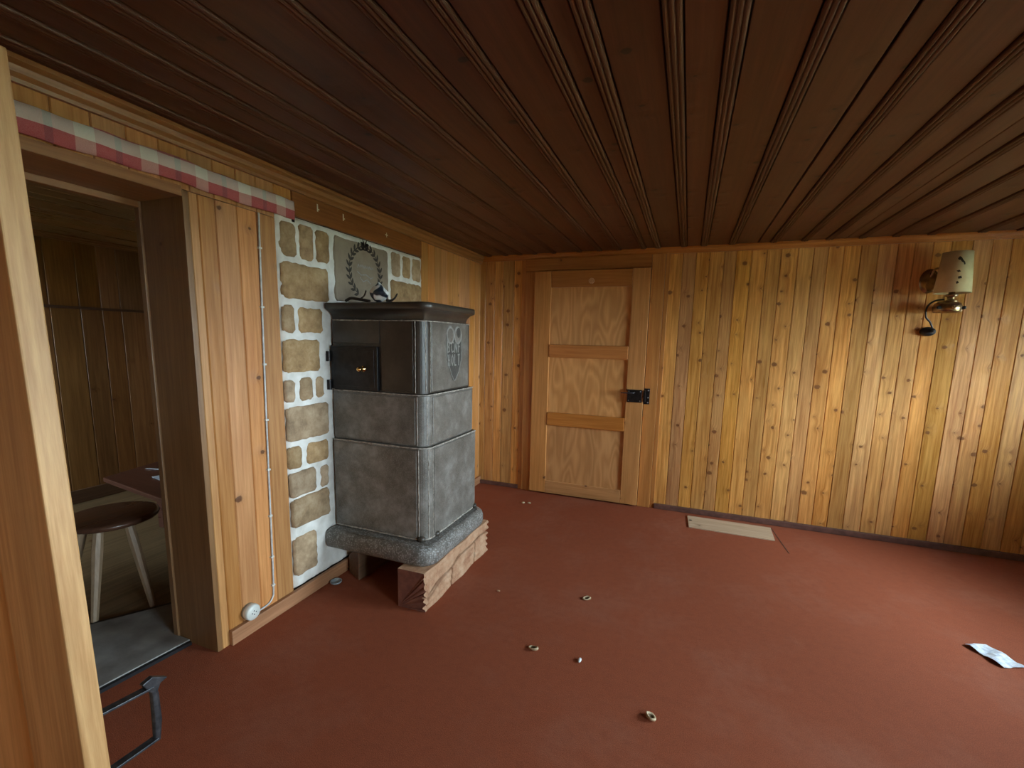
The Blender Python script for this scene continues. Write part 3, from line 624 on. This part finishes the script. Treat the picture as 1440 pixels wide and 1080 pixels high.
# front of the upper block: plate right of the fire door and above it
MB().box(0.322, 0.512, -1.850, -1.841, 1.066, 1.412, .3).build('front_slab', 'stove_dark', st, bevel=0.004)
MB().box(0.022, 0.318, -1.850, -1.841, 1.296, 1.412, .6).build('front_slab', 'stove_dark', st, bevel=0.004)
# clay seams
def seam(pts, r=0.003, nm='clay_seam'):
    P_ = []
    for i in range(len(pts)-1):
        a, b = Vector(pts[i]), Vector(pts[i+1]); k = max(1, int((b-a).length/0.02))
        for q in range(k): P_.append(a.lerp(b, q/k)+Vector([random.uniform(-.0012, .0012) for _ in range(3)]))
    P_.append(Vector(pts[-1])); return MB().tube(P_, [r*random.uniform(0.6, 1.2) for _ in P_], 6).build(nm, 'seam', st)
def rim(x1, a, b, z, r=0.055, o=0.0):
    pts = [(0.022, a-o, z), (x1-r, a-o, z)]
    for q in range(1, 5): an = -PI/2+PI/2*q/4; pts.append((x1-r+(r+o)*math.cos(an), a+r+(r+o)*math.sin(an), z))
    pts.append((x1+o, b-0.03, z)); return pts
seam(rim(0.592, -1.862, -1.285, 0.788, o=0.003), 0.0040); seam(rim(0.580, -1.852, -1.305, 1.052, o=0.004), 0.0040); seam(rim(0.568, -1.845, -1.330, 1.414, o=0.003), 0.0032)
seam(rim(0.592, -1.862, -1.285, 0.312, o=0.002), 0.0045)
for nm, x1, a, b, z0, z1 in T:
    seam([(x1-0.045, a-0.001, z0+0.01), (x1-0.045, a-0.001, z1-0.01)], 0.0022); seam([(x1-0.006, a+0.030, z0+0.01), (x1-0.006, a+0.030, z1-0.01)], 0.0026)
    seam([(x1+0.001, a+0.064, z0+0.01), (x1+0.001, a+0.064, z1-0.01)], 0.0018)
# base slab with bull-nosed edge
def slab(name, x1, ys_, yn, prof, r, m):
    base = []
    for q in range(11):
        a = -PI/2+PI/2*q/10; base.append(((x1-r, ys_+r), (math.cos(a), math.sin(a))))
    for q in range(11):
        a = PI/2*q/10; base.append(((x1-r, yn-r), (math.cos(a), math.sin(a))))
    mb = MB(); n = len(base)+2; vs = []
    for ins, z in prof:
        rr = r-ins
        vs.append((0.019, yn-ins, z)); vs.append((0.019, ys_+ins, z))
        for (cx, cy), (dx, dy) in base: vs.append((cx+rr*dx, cy+rr*dy, z))
    k_ = len(prof)
    fs_ = [(k*n+i, k*n+(i+1) % n, (k+1)*n+(i+1) % n, (k+1)*n+i) for k in range(k_-1) for i in range(n)]
    mb.add(vs, fs_, R(), 0, True); mb.add(vs[:n], [tuple(range(n-1, -1, -1))], .1); mb.add(vs[-n:], [tuple(range(n))], .1)
    return mb.build(name, m, st)
slab('base_slab', 0.662, -1.945, -1.262, [(0.035, 0.203), (0.014, 0.207), (0.004, 0.220), (0.0, 0.240), (0.0, 0.268), (0.006, 0.288), (0.018, 0.300), (0.034, 0.305)], 0.095, 'slab')
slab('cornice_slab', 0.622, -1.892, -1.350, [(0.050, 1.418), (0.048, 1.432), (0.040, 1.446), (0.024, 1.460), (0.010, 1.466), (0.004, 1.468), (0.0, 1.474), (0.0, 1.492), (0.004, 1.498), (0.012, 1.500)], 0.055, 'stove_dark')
# dark fixing lugs at the foot of the block
for (x, y) in ((0.562, -1.861), (0.592, -1.770), (0.592, -1.325)):
    MB().lathe([(0, -0.014), (0.016, -0.012), (0.020, 0.0), (0.016, 0.012), (0, 0.014)], (x, y, 0.318), 'z', 12).build('lug', 'stove_dark', st)
# fire door
fd = MB().box(0.022, 0.314, -1.866, -1.846, 1.060, 1.284).build('fire_door', 'black_iron', st, bevel=0.003)
fi = MB().box(0.040, 0.296, -1.869, -1.866, 1.078, 1.268).build('door_plate', 'black_iron', fd, bevel=0.002)
MB().lathe([(0.0, -0.042), (0.008, -0.041), (0.013, -0.035), (0.012, -0.026), (0.006, -0.020), (0.006, -0.008), (0.015, -0.004), (0.016, 0.0)], (0.230, -1.869, 1.170), 'y', 20).build('knob', 'brass', fd)
for z in (1.228, 1.080): MB().tube([(0.014, -1.873, z-0.026), (0.014, -1.873, z+0.026)], 0.013, 12).build('hinge', 'black_iron', fd)
# carved shield on the upper side slab
XS = 0.5735
sh = MB(); cy, ct, cbm = -1.548, 1.330, 1.120
out = [(-0.084, 0.235), (-0.05, 0.236), (0.05, 0.244), (0.082, 0.240), (0.084, 0.15), (0.076, 0.095), (0.050, 0.035), (0.010, -0.010), (-0.006, -0.012), (-0.035, 0.025), (-0.064, 0.08), (-0.082, 0.14)]
oy, oz = -1.545, 1.118
sh.prism([(XS, oy+a, oz+b) for a, b in out], (0.0022, 0, 0))
sho = sh.build('carved_shield', 'relief', st); sho['label'] = 'carved shield with raised letters'
rm = MB(); pts = [(XS+0.002, oy+a, oz+b) for a, b in out[3:]+out[:1]]
rm.tube(pts, 0.0025, 6); rm.build('rim', 'relief_l', sho)
lt = MB()
letters(lt, 'BCNF', oy-0.076, oz+0.142, 0.030, 0.056, 0.039, 0.0085, XS+0.0030)
letters(lt, 'HOLT', oy-0.070, oz+0.072, 0.026, 0.056, 0.036, 0.0085, XS+0.0030)
lt.build('raised_letters', 'relief_l', sho)['label'] = 'raised letters BCNF over HOLT'
for dy in (-0.043, 0.040):
    MB().lathe([(0.028, 0.0), (0.034, 0.003), (0.040, 0.003), (0.043, 0.0)], (XS+0.0008, oy+dy, oz+0.232), 'x', 24, sy=1.15).build('ring', 'relief_l', sho)
    MB().lathe([(0.0, 0.0024), (0.028, 0.0024), (0.034, 0.0010)], (XS+0.0008, oy+dy, oz+0.232), 'x', 24, sy=1.15).build('disc', 'stove', sho)
MB().lathe([(0.0, 0.0035), (0.020, 0.0035), (0.024, 0.001)], (XS+0.001, oy+0.046, oz+0.248), 'x', 20, sy=1.3).build('boss', 'relief', sho)['label'] = 'dark oval boss'

# support block under the outer edge of the stove
sp = thing('stove_support', 'cracked reddish-brown block carrying the outer edge of the stove', 'support block', (0.57, -1.62, 0))
m_ = MB(); NY, NZ = 240, 64; vs = []
for i in range(NY+1):
    for j in range(NZ+1):
        y = -1.975+(0.735)*i/NY; z = 0.001+0.200*j/NZ
        zc = 0.085+0.05*math.sin((y+1.9)*3.1); crack = math.exp(-((z-zc)/0.0035)**2)
        zc2 = 0.05+0.22*(y+1.97); crack2 = math.exp(-((z-zc2)/0.005)**2) if -1.95 < y < -1.60 else 0
        cols_ = sum(math.exp(-((y-q)/0.004)**2) for q in (-1.70, -1.42) if z < zc)
        x = 0.648+0.006*math.sin(z*170+0.6)*(1 if i < 8 or i > NY-8 else 0.25)+random.uniform(-.0008, .0008)+0.004*math.sin(y*23+z*30)-0.026*(crack+crack2+cols_)
        if i == 0: y += 0.006*math.sin(z*190)
        vs.append((x, y, z))
m_.add(vs, [(i*(NZ+1)+j, (i+1)*(NZ+1)+j, (i+1)*(NZ+1)+j+1, i*(NZ+1)+j+1) for i in range(NY) for j in range(NZ)], .3, 0)
# close: end, back, top, bottom
e0 = [vs[j] for j in range(NZ+1)]; e1 = [vs[NY*(NZ+1)+j] for j in range(NZ+1)]
m_.add(e0+[(0.495, -1.975, 0.201), (0.495, -1.975, 0.001)], [tuple(range(NZ+3))], .1, 1)
m_.add(e1+[(0.495, -1.240, 0.201), (0.495, -1.240, 0.001)], [tuple(range(NZ+3))], .2, 1)
tp = [vs[i*(NZ+1)+NZ] for i in range(NY+1)]; bt = [vs[i*(NZ+1)] for i in range(NY+1)]
m_.add(tp+[(0.495, -1.240, 0.201), (0.495, -1.975, 0.201)], [tuple(range(NY+3))], .5, 0)
m_.add(bt+[(0.495, -1.240, 0.001), (0.495, -1.975, 0.001)], [tuple(range(NY+3))], .5, 1)
m_.add([(0.495, -1.975, 0.001), (0.495, -1.240, 0.001), (0.495, -1.240, 0.201), (0.495, -1.975, 0.201)], [(0, 1, 2, 3)], .5, 1)
bl_ = m_.build('block', ['support', 'support_end'], sp)
wd = MB().hexa([(0.040, -1.80, 0.0), (0.155, -1.86, 0.0), (0.19, -1.40, 0.0), (0.08, -1.38, 0.0)], [(0.040, -1.80, 0.10), (0.145, -1.84, 0.202), (0.18, -1.40, 0.202), (0.08, -1.38, 0.202)])
tag(wd.build('timber_prop', 'dark_wood', bevel=0.004), 'dark timber prop in the shadow under the wall side of the stove', 'prop')

# things on top of the stove
def crumple(name, c, rad, m, sx=1, sy=1, sz=1, seed=1, peak=0):
    rnd = random.Random(seed); bm = bmesh.new(); bmesh.ops.create_icosphere(bm, subdivisions=3, radius=1)
    ph = [(Vector((rnd.gauss(0, 1), rnd.gauss(0, 1), rnd.gauss(0, 1))).normalized(), rnd.uniform(0.5, 1)) for _ in range(14)]
    for v in bm.verts:
        k = max(abs(v.co.normalized().dot(p))*s_ for p, s_ in ph)
        v.co = v.co*(0.55+0.5*k); v.co.x *= sx*rad; v.co.y *= sy*rad; v.co.z *= sz*rad
        if peak and v.co.z > 0: v.co.y *= 1-peak*v.co.z/(sz*rad)*0.8; v.co.x *= 1-peak*v.co.z/(sz*rad)*0.8
    mn = min(v.co.z for v in bm.verts)
    me = bpy.data.meshes.new(name); bm.to_mesh(me); bm.free(); me.materials.append(mat[m])
    me.transform(Matrix.Translation(Vector((c[0], c[1], c[2]-mn))))
    o = bpy.data.objects.new(name, me); COL.objects.link(o); return o
tag(crumple('crumpled_wrapper', (0.310, -1.835, 1.501), 0.052, 'foil', 1.05, 0.7, 0.95, 5, 0.85), 'crumpled white and black wrapper on top of the stove', 'wrapper')
def curve_pts(pts, k=6):
    P_ = [Vector(p) for p in pts]; out_ = []
    for i in range(len(P_)-1):
        p0, p1, p2, p3 = P_[max(i-1, 0)], P_[i], P_[i+1], P_[min(i+2, len(P_)-1)]
        for q in range(k):
            t_ = q/k; out_.append(0.5*((2*p1)+(p2-p0)*t_+(2*p0-5*p1+4*p2-p3)*t_*t_+(3*p1-p0-3*p2+p3)*t_**3))
    out_.append(P_[-1]); return out_
tw = MB(); main = curve_pts([(0.105, -1.835, 1.512), (0.14, -1.84, 1.524), (0.18, -1.835, 1.520), (0.255, -1.838, 1.508)])
tw.tube(main, [0.0075]*len(main), 8)
tw.tube(curve_pts([(0.19, -1.836, 1.518), (0.215, -1.83, 1.535), (0.228, -1.83, 1.562)], 4), 0.004, 6)
tag(tw.build('twig', 'twig'), 'dark twig lying on top of the stove, left of the wrapper', 'twig', 'twigs on the stove')
tw = MB(); main = curve_pts([(0.362, -1.845, 1.512), (0.378, -1.842, 1.508), (0.395, -1.840, 1.514), (0.408, -1.838, 1.525), (0.420, -1.838, 1.543)])
tw.tube(main, [0.007*(1-0.5*i/len(main)) for i in range(len(main))], 8)
tag(tw.build('twig', 'twig'), 'dark curved twig with an upturned end, right of the wrapper on the stove', 'twig', 'twigs on the stove')

# ================================================================== NEAR DOOR (open leaf, hinged at the doorway)
nd = thing('open_door', 'open pine door leaf at the left edge, seen edge on', 'door', (0.01, -3.27, 0.01))
lean = lambda z: -0.036*(z-1.1)
def lbox(x0, x1, y0, y1, z0, z1, rnd=0.1, mi=0, mb=None, l0=0):
    mb = mb or MB()
    return mb.hexa([(x0+lean(z0)*l0, y0, z0), (x1+lean(z0), y0, z0), (x1+lean(z0), y1, z0), (x0+lean(z0)*l0, y1, z0)],
                   [(x0+lean(z1)*l0, y0, z1), (x1+lean(z1), y0, z1), (x1+lean(z1), y1, z1), (x0+lean(z1)*l0, y1, z1)], rnd, mi)
lbox(0.44, 0.646, -3.290, -3.248, 0.012, 1.812, .15, l0=1).build('stile', 'near_door', nd, bevel=0.003)
lbox(0.012, 0.15, -3.290, -3.248, 0.012, 1.812, .5).build('stile', 'near_door_x', nd, bevel=0.003)
for z0, z1 in ((0.012, 0.20), (0.86, 1.0), (1.68, 1.812)):
    lbox(0.15, 0.438, -3.289, -3.249, z0, z1, R(), l0=0).build('rail', 'near_door_x', nd, bevel=0.003)
for z0, z1 in ((0.20, 0.86), (1.0, 1.68)):
    lbox(0.15, 0.438, -3.278, -3.262, z0, z1, R()).build('panel', 'near_door_x', nd)
# forged bow handle on the far face
hn = thing('tmp', '', '', (0, 0, 0)); bpy.data.objects.remove(hn)
hh = MB()
xh = 0.612
def bar(mb, p, q, w_, t_, mi=0):
    p, q = Vector(p), Vector(q); d = (q-p).normalized(); s_ = Vector((1, 0, 0)); u_ = d.cross(s_).normalized()
    a = s_*w_/2; b = u_*t_/2
    mb.hexa([p-a-b, p+a-b, p+a+b, p-a+b], [q-a-b, q+a-b, q+a+b, q-a+b], 0, mi)
hh = MB()
bar(hh, (xh, -3.250, 0.500), (xh, -3.128, 0.484), 0.020, 0.006)
bar(hh, (xh, -3.250, 0.350), (xh, -3.128, 0.345), 0.020, 0.006)
hh.tube([(xh, -3.128, 0.492), (xh, -3.124, 0.46), (xh, -3.124, 0.39), (xh, -3.128, 0.340)], [0.008, 0.0095, 0.0105, 0.008], 8)
ho = hh.build('handle', 'dark_iron', nd, bevel=0.001); ho['label'] = 'forged iron bow handle'
fl = MB().prism([(xh-0.006, -3.150, 0.506), (xh-0.006, -3.128, 0.512), (xh-0.006, -3.095, 0.488), (xh-0.006, -3.112, 0.484), (xh-0.006, -3.122, 0.462), (xh-0.006, -3.136, 0.476)], (0.014, 0, 0))
fl.build('finial', 'dark_iron', ho, bevel=0.002)

# ================================================================== VALANCE, CABLE, SOCKET
v = MB(); y = -3.36; pts = []
N = 90
ring = []
for i in range(N+1):
    y = -3.36+(3.36-2.055)*i/N
    dx = 0.006+0.004*math.sin(y*19)+0.002*math.sin(y*47+1); dz = 0.003*math.sin(y*9)+0.002*math.sin(y*31)
    x0 = 0.006+max(0, dx)
    ring.append([(x0, y, 1.862+dz), (x0+0.010, y, 1.861+dz), (x0+0.012, y, 1.90+dz), (x0+0.009, y, 1.942+dz), (x0+0.0, y, 1.942+dz)])
vs = [q for r_ in ring for q in r_]
fs_ = [(i*5+k, i*5+(k+1) % 5, (i+1)*5+(k+1) % 5, (i+1)*5+k) for i in range(N) for k in range(5)]+[(4, 3, 2, 1, 0), tuple(N*5+k for k in range(5))]
v.add(vs, fs_, 0, 0, True)
val = tag(v.build('curtain_valance', 'gingham'), 'narrow red and white checked fabric valance over the doorway', 'valance')
MB().box(0.001, 0.012, -2.066, -2.052, 1.850, 1.866).build('rail_end', 'black_iron', val)['label'] = 'dark end of the curtain rail'
cbm_ = MB(); cp = curve_pts([(0.005, -2.238, 1.845), (0.005, -2.246, 1.5), (0.005, -2.255, 1.1), (0.005, -2.262, 0.7), (0.006, -2.268, 0.35), (0.005, -2.272, 0.14), (0.005, -2.280, 0.100), (0.005, -2.305, 0.080), (0.005, -2.36, 0.075), (0.005, -2.388, 0.076)], 6)
cbm_.tube(cp, 0.0042, 8)
cab = tag(cbm_.build('wall_cable', 'cable'), 'pale surface cable running down the boards beside the stone facing', 'cable')
for z in (1.70, 1.45, 1.20, 0.95, 0.72, 0.5, 0.3, 0.16):
    yy = -2.272+0.020*(z-0.14)
    MB().box(0.0, 0.011, yy-0.009, yy+0.006, z-0.004, z+0.004).build('clip', 'white_plastic', cab)
so = thing('wall_socket', 'round ivory surface socket low on the boards at the end of the cable', 'socket', (0, -2.405, 0.105))
MB().lathe([(0.0, 0.0), (0.034, 0.0), (0.034, 0.016), (0.030, 0.018)], (0, -2.405, 0.105), 'x', 32).build('base', 'grey_plastic', so)
cvr = MB().lathe([(0.034, 0.012), (0.036, 0.020), (0.035, 0.034), (0.031, 0.039), (0.0, 0.040)], (0, -2.405, 0.105), 'x', 32)
cvo = cvr.build('cover', 'white_plastic', so)
hl = MB()
for a, b in ((-0.010, 0), (0.010, 0), (0, 0.008), (0, -0.008)): hl.lathe([(0.0, 0.0006), (0.0026, 0.0006), (0.0026, -0.001)], (0.0402, -2.405+a, 0.105+b), 'x', 10)
hl.build('pin_holes', 'black_plastic', cvo)
MB().box(0.0, 0.016, -2.397, -2.383, 0.068, 0.082).build('cable_entry', 'white_plastic', so)

# ================================================================== SCONCE
sc_ = thing('wall_lamp', 'brass wall lamp with a parchment shade on the right of the back wall', 'wall lamp', (3.24, 0, 1.60))
bp_ = MB().lathe([(0.0, -0.014), (0.030, -0.013), (0.046, -0.008), (0.052, -0.002), (0.053, 0.0)], (3.172, -0.002, 1.765), 'y', 32, sy=1.45)
bp_.build('backplate', 'old_brass', sc_)
arm = MB().tube(curve_pts([(3.172, -0.01, 1.79), (3.18, -0.04, 1.835), (3.205, -0.08, 1.82), (3.235, -0.11, 1.73), (3.24, -0.115, 1.64)]), 0.006, 10)
arm.build('arm', 'old_brass', sc_)
SC = (3.245, -0.125, 0)
shd = MB(); prof = [(0.070, 1.918), (0.088, 1.676)]
n = 40
vs = []
for r_, z in ((0.070, 1.918), (0.079, 1.797), (0.088, 1.676), (0.086, 1.676), (0.077, 1.797), (0.068, 1.918)):
    for k in range(n): a = 2*PI*k/n; vs.append((SC[0]+r_*math.cos(a), SC[1]+r_*math.sin(a), z))
shd.add(vs, [(i*n+k, i*n+(k+1) % n, ((i+1) % 6)*n+(k+1) % n, ((i+1) % 6)*n+k) for i in range(6) for k in range(n)], 0, 0, True)
sho2 = shd.build('lamp_shade', 'shade', sc_)
def onshade(ang, z, h=0.0012):
    t_ = (1.918-z)/0.242; r_ = 0.070+0.018*t_+h; return (SC[0]+r_*math.cos(ang), SC[1]+r_*math.sin(ang), z)
for shape in ([(-.12, 1.872), (-.02, 1.884), (.10, 1.878), (.22, 1.862), (.26, 1.845), (.14, 1.850), (.05, 1.862), (-.06, 1.862)],
              [(.22, 1.862), (.34, 1.850), (.38, 1.836), (.28, 1.834)], [(-.10, 1.80), (.06, 1.805), (.16, 1.795), (.02, 1.790)], [(.02, 1.765), (.20, 1.770), (.26, 1.755), (.06, 1.752)],
              [(-.05, 1.735), (.05, 1.740), (.12, 1.728), (.0, 1.722)]):
    MB().add([onshade(-1.80+a, z) for a, z in shape], [tuple(range(len(shape)))]).build('painted_motif', 'paint_black', sho2)['label'] = 'small dark painted mark'
MB().lathe([(0.0, 1.690), (0.014, 1.690), (0.016, 1.672), (0.030, 1.668), (0.030, 1.658), (0.018, 1.652), (0.018, 1.636), (0.034, 1.630), (0.034, 1.624), (0, 1.622)], (3.245, -0.125, 0), 'z', 24).build('bulb_holder', 'old_brass', sc_)
MB().lathe([(0.0, 1.628), (0.045, 1.626), (0.062, 1.616), (0.070, 1.596), (0.070, 1.568), (0.064, 1.560), (0.0, 1.558)], (3.240, -0.110, 0), 'z', 32).build('dish', 'old_brass', sc_)
for a in (-0.5, -1.57, -2.5):
    c0 = Vector((3.240+0.069*math.cos(a), -0.110+0.069*math.sin(a), 1.588)); d = Vector((math.cos(a), math.sin(a), 0))
    MB().tube([c0, c0+d*0.010, c0+d*0.016], [0.011, 0.011, 0.005], 10).build('knob', 'black_plastic' if a != -1.57 else 'old_brass', sc_)
MB().box(3.225, 3.255, -0.06, 0.0, 1.575, 1.605).build('bracket', 'old_brass', sc_, bevel=0.003)
MB().tube(curve_pts([(3.225, -0.100, 1.640), (3.185, -0.085, 1.635), (3.160, -0.060, 1.600), (3.165, -0.045, 1.540), (3.195, -0.035, 1.505), (3.212, -0.030, 1.470)]), 0.0055, 8).build('cord', 'black_plastic', sc_)
bx = thing('plug_socket', 'round black wall socket with plug hanging under the lamp', 'socket', (3.20, 0, 1.448))
MB().lathe([(0.0, -0.034), (0.024, -0.033), (0.036, -0.026), (0.041, -0.014), (0.041, 0.0)], (3.200, 0, 1.446), 'y', 32, sy=0.72).build('housing', 'black_plastic', bx)
MB().lathe([(0.0, -0.022), (0.010, -0.021), (0.012, 0.0)], (3.212, -0.032, 1.450), 'y', 16).build('plug', 'black_plastic', bx)

# ================================================================== ADJOINING ROOM THINGS
stl = thing('stool', 'round dark wooden stool standing beyond the doorway', 'stool', (-0.815, -2.465, 0))
MB().lathe([(0.0, 0.418), (0.170, 0.418), (0.183, 0.424), (0.188, 0.436), (0.184, 0.446), (0.172, 0.450), (0.0, 0.450)], (-0.815, -2.465, 0), 'z', 48).build('seat', 'seat_wood', stl)
for fx, fy in ((-0.700, -2.630), (-0.605, -2.440), (-0.985, -2.600)):
    tx, ty = -0.815+(fx+0.815)*0.50, -2.465+(fy+2.465)*0.50
    MB().tube([(tx, ty, 0.418), (tx*.75+fx*.25, ty*.75+fy*.25, 0.32), (fx, fy, 0.0)], [0.019, 0.022, 0.014], 8, smooth=False).build('leg', 'leg_wood', stl)
bn = thing('low_table', 'low red-brown table with papers on it beyond the stool', 'table', (-1.15, -1.78, 0))
bq = [(-1.69, -2.055), (-0.45, -2.225), (-0.34, -1.42), (-1.90, -1.30)]
MB().prism([(x, y, 0.372) for x, y in bq], (0, 0, 0.030)).build('table_top', 'red_wood', bn, bevel=0.005)
for x, y in ((-1.55, -1.80), (-0.50, -1.85), (-0.50, -1.52), (-1.70, -1.42)): MB().box(x-0.025, x+0.025, y-0.025, y+0.025, 0, 0.372).build('leg', 'red_wood', bn)
def sheet(name, pts, z, m, label, curl=0.004):
    mb = MB(); n = len(pts); mb.prism([(x, y, z+(curl if i == 0 else 0)) for i, (x, y) in enumerate(pts)], (0, 0, 0.0012))
    return tag(mb.build(name, m), label, 'paper')
sheet('paper_sheet', [(-1.42, -1.93), (-1.12, -1.99), (-1.02, -1.80), (-1.40, -1.75)], 0.4025, 'paper', 'white papers lying open on the low red-brown table')
sheet('paper_strip', [(-1.66, -1.83), (-1.46, -1.79), (-1.47, -1.76), (-1.66, -1.80)], 0.4025, 'paper', 'narrow paper strip on the low table, left of the open papers')
tag(MB().prism([(-1.64, -1.40, 0.4025), (-1.55, -1.42, 0.4025), (-1.54, -1.37, 0.4025), (-1.63, -1.35, 0.4025)], (0, 0, 0.25)).build('carton', 'pale_blue', bevel=0.003), 'pale blue-grey upright carton at the back of the low table, half behind the jamb', 'carton')

# ================================================================== THINGS ON THE FLOOR
oc = MB().prism([(1.846, -0.092, 0.0005), (1.857, -0.322, 0.0005), (2.412, -0.328, 0.0005), (2.420, -0.092, 0.0005)], (0, 0, 0.007))
oco = tag(oc.build('floor_board', 'offcut'), 'pale bare board lying on the carpet by the back wall', 'board')
MB().lathe([(0.0, 0.0012), (0.011, 0.0010), (0.012, 0.0)], (1.868, -0.185, 0.0076), 'z', 14).build('knot_hole', 'crack', oco)
tag(MB().hexa([(2.424, -0.09, 0), (2.428, -0.09, 0), (2.468, -0.50, 0), (2.464, -0.50, 0)], [(2.424, -0.09, .0015), (2.428, -0.09, .0015), (2.468, -0.50, .0015), (2.464, -0.50, .0015)]).build('carpet_seam', 'crack'),
    'dark cut line in the carpet running from the corner of the pale board', 'seam')
def shell(c, r_, rot, label, seed):
    rnd = random.Random(seed); mb = MB(); n = 14; C_ = Vector(c)
    rings = []
    for (rr, h) in ((0.55, 0.0), (0.95, 0.25), (1.0, 0.5), (0.80, 0.62), (0.55, 0.45), (0.30, 0.22)):
        ring_ = []
        for k in range(n):
            a = 2*PI*k/n; w_ = 1+0.22*math.sin(a*2+rot)+rnd.uniform(-.06, .06)
            ring_.append(C_+Vector((rr*r_*w_*math.cos(a), rr*r_*w_*0.8*math.sin(a), h*r_*(1+0.35*math.sin(a+rot)))))
        rings.append(ring_)
    for i in range(5): mb.add(rings[i]+rings[i+1], [(k, (k+1) % n, n+(k+1) % n, n+k) for k in range(n)], 0, 0 if i < 4 else 1, True)
    mb.add(rings[0], [tuple(range(n))], 0, 0); mb.add(rings[-1], [tuple(range(n))], 0, 1)
    return tag(mb.build('crumb', ['crumb', 'crumb_in']), label, 'crumb', 'beige crumbs on the carpet')
shell((1.359, -1.546, 0), 0.019, 0.5, 'flat ring-shaped beige crumb in mid carpet, farthest of the three larger crumbs', 1)
shell((1.224, -2.020, 0), 0.020, 2.0, 'round beige crumb with a dark hollow, leftmost of the three larger crumbs on the carpet', 2)
shell((1.730, -2.205, 0), 0.021, 4.0, 'beige and brown curled crumb nearest the camera on the carpet', 3)
tag(crumple('fluff', (1.428, -2.016, 0.0005), 0.011, 'paper', 0.7, 1.3, 0.5, 9), 'tiny white fluff right of the round beige crumb', 'fluff')
tag(crumple('plaster_chip', (0.575, -0.352, 0.0005), 0.013, 'crumb', 1.0, 1.0, 0.5, 10), 'small pale chip on the carpet in front of the panelled door, left of its twin', 'chip', 'pale chips in front of the door')
tag(crumple('plaster_chip', (0.622, -0.335, 0.0005), 0.012, 'crumb', 1.2, 0.8, 0.5, 12), 'small pale chip on the carpet in front of the panelled door, right of its twin', 'chip', 'pale chips in front of the door')
tag(crumple('plaster_chip', (0.905, -1.655, 0.0005), 0.008, 'support', 1.2, 0.8, 0.4, 14), 'tiny brown chip on the carpet right of the stove support', 'chip')
# folded paper scrap, far right
ps = MB(); g = []
o_, ex_, ey_ = Vector((3.035, -1.235, 0)), Vector((0.070, -0.135, 0)), Vector((0.085, 0.035, 0))
NA, NB = 8, 4
for i in range(NA+1):
    for j in range(NB+1):
        h = 0.003+0.010*(0.5+0.5*math.sin(i*1.3+j*0.9))*(0.4+0.6*(i > 0)*(i < NA))
        p_ = o_+ex_*(i/NA)+ey_*(j/NB)+Vector((0.006*math.sin(j*2.1), 0.004*math.sin(i*1.7), h)); g.append(p_)
q = [(i*(NB+1)+j, (i+1)*(NB+1)+j, (i+1)*(NB+1)+j+1, i*(NB+1)+j+1) for i in range(NA) for j in range(NB)]
ps.add(g, q, 0, 0); po = ps.build('paper_scrap', 'paper'); sm = po.modifiers.new('solid', 'SOLIDIFY'); sm.thickness = 0.0018; sm.offset = 1
tag(po, 'crumpled bluish white paper scrap on the carpet at the far right', 'paper')
# small metal cup by the skirting
tag(MB().lathe([(0.0, 0.001), (0.024, 0.001), (0.029, 0.005), (0.031, 0.013), (0.027, 0.013), (0.022, 0.006), (0.0, 0.005)], (0.057, -1.925, 0), 'z', 28).build('round_cap', 'grey_plastic'),
    'small round grey cap on the carpet against the skirting, left of the stove', 'cap')
# stains of plaster left on the dark board
for (y, z, a, b, lb) in ((-1.90, 1.955, .004, .018, 'small white L-shaped scuff on the dark board above the stone facing, nearest the checked valance'),
                     (-1.72, 1.955, .004, .017, 'small white upright scuff in the middle of the dark board above the stone facing'),
                     (-1.35, 1.945, .003, .013, 'small white cross-shaped scuff toward the back end of the dark board above the stone facing')):
    ms_ = MB()
    ms_.box(0.0042, 0.0048, y-a, y+a, z-b, z+b); ms_.box(0.0042, 0.0048, y-a, y+0.012, z-b*.5, z-b*.5+0.005) if y != -1.35 else ms_.box(0.0042, 0.0048, y-0.013, y+0.013, z-.003, z+.003)
    tag(ms_.build('scuff_mark', 'mortar'), lb, 'mark', 'white scuffs on the dark board')
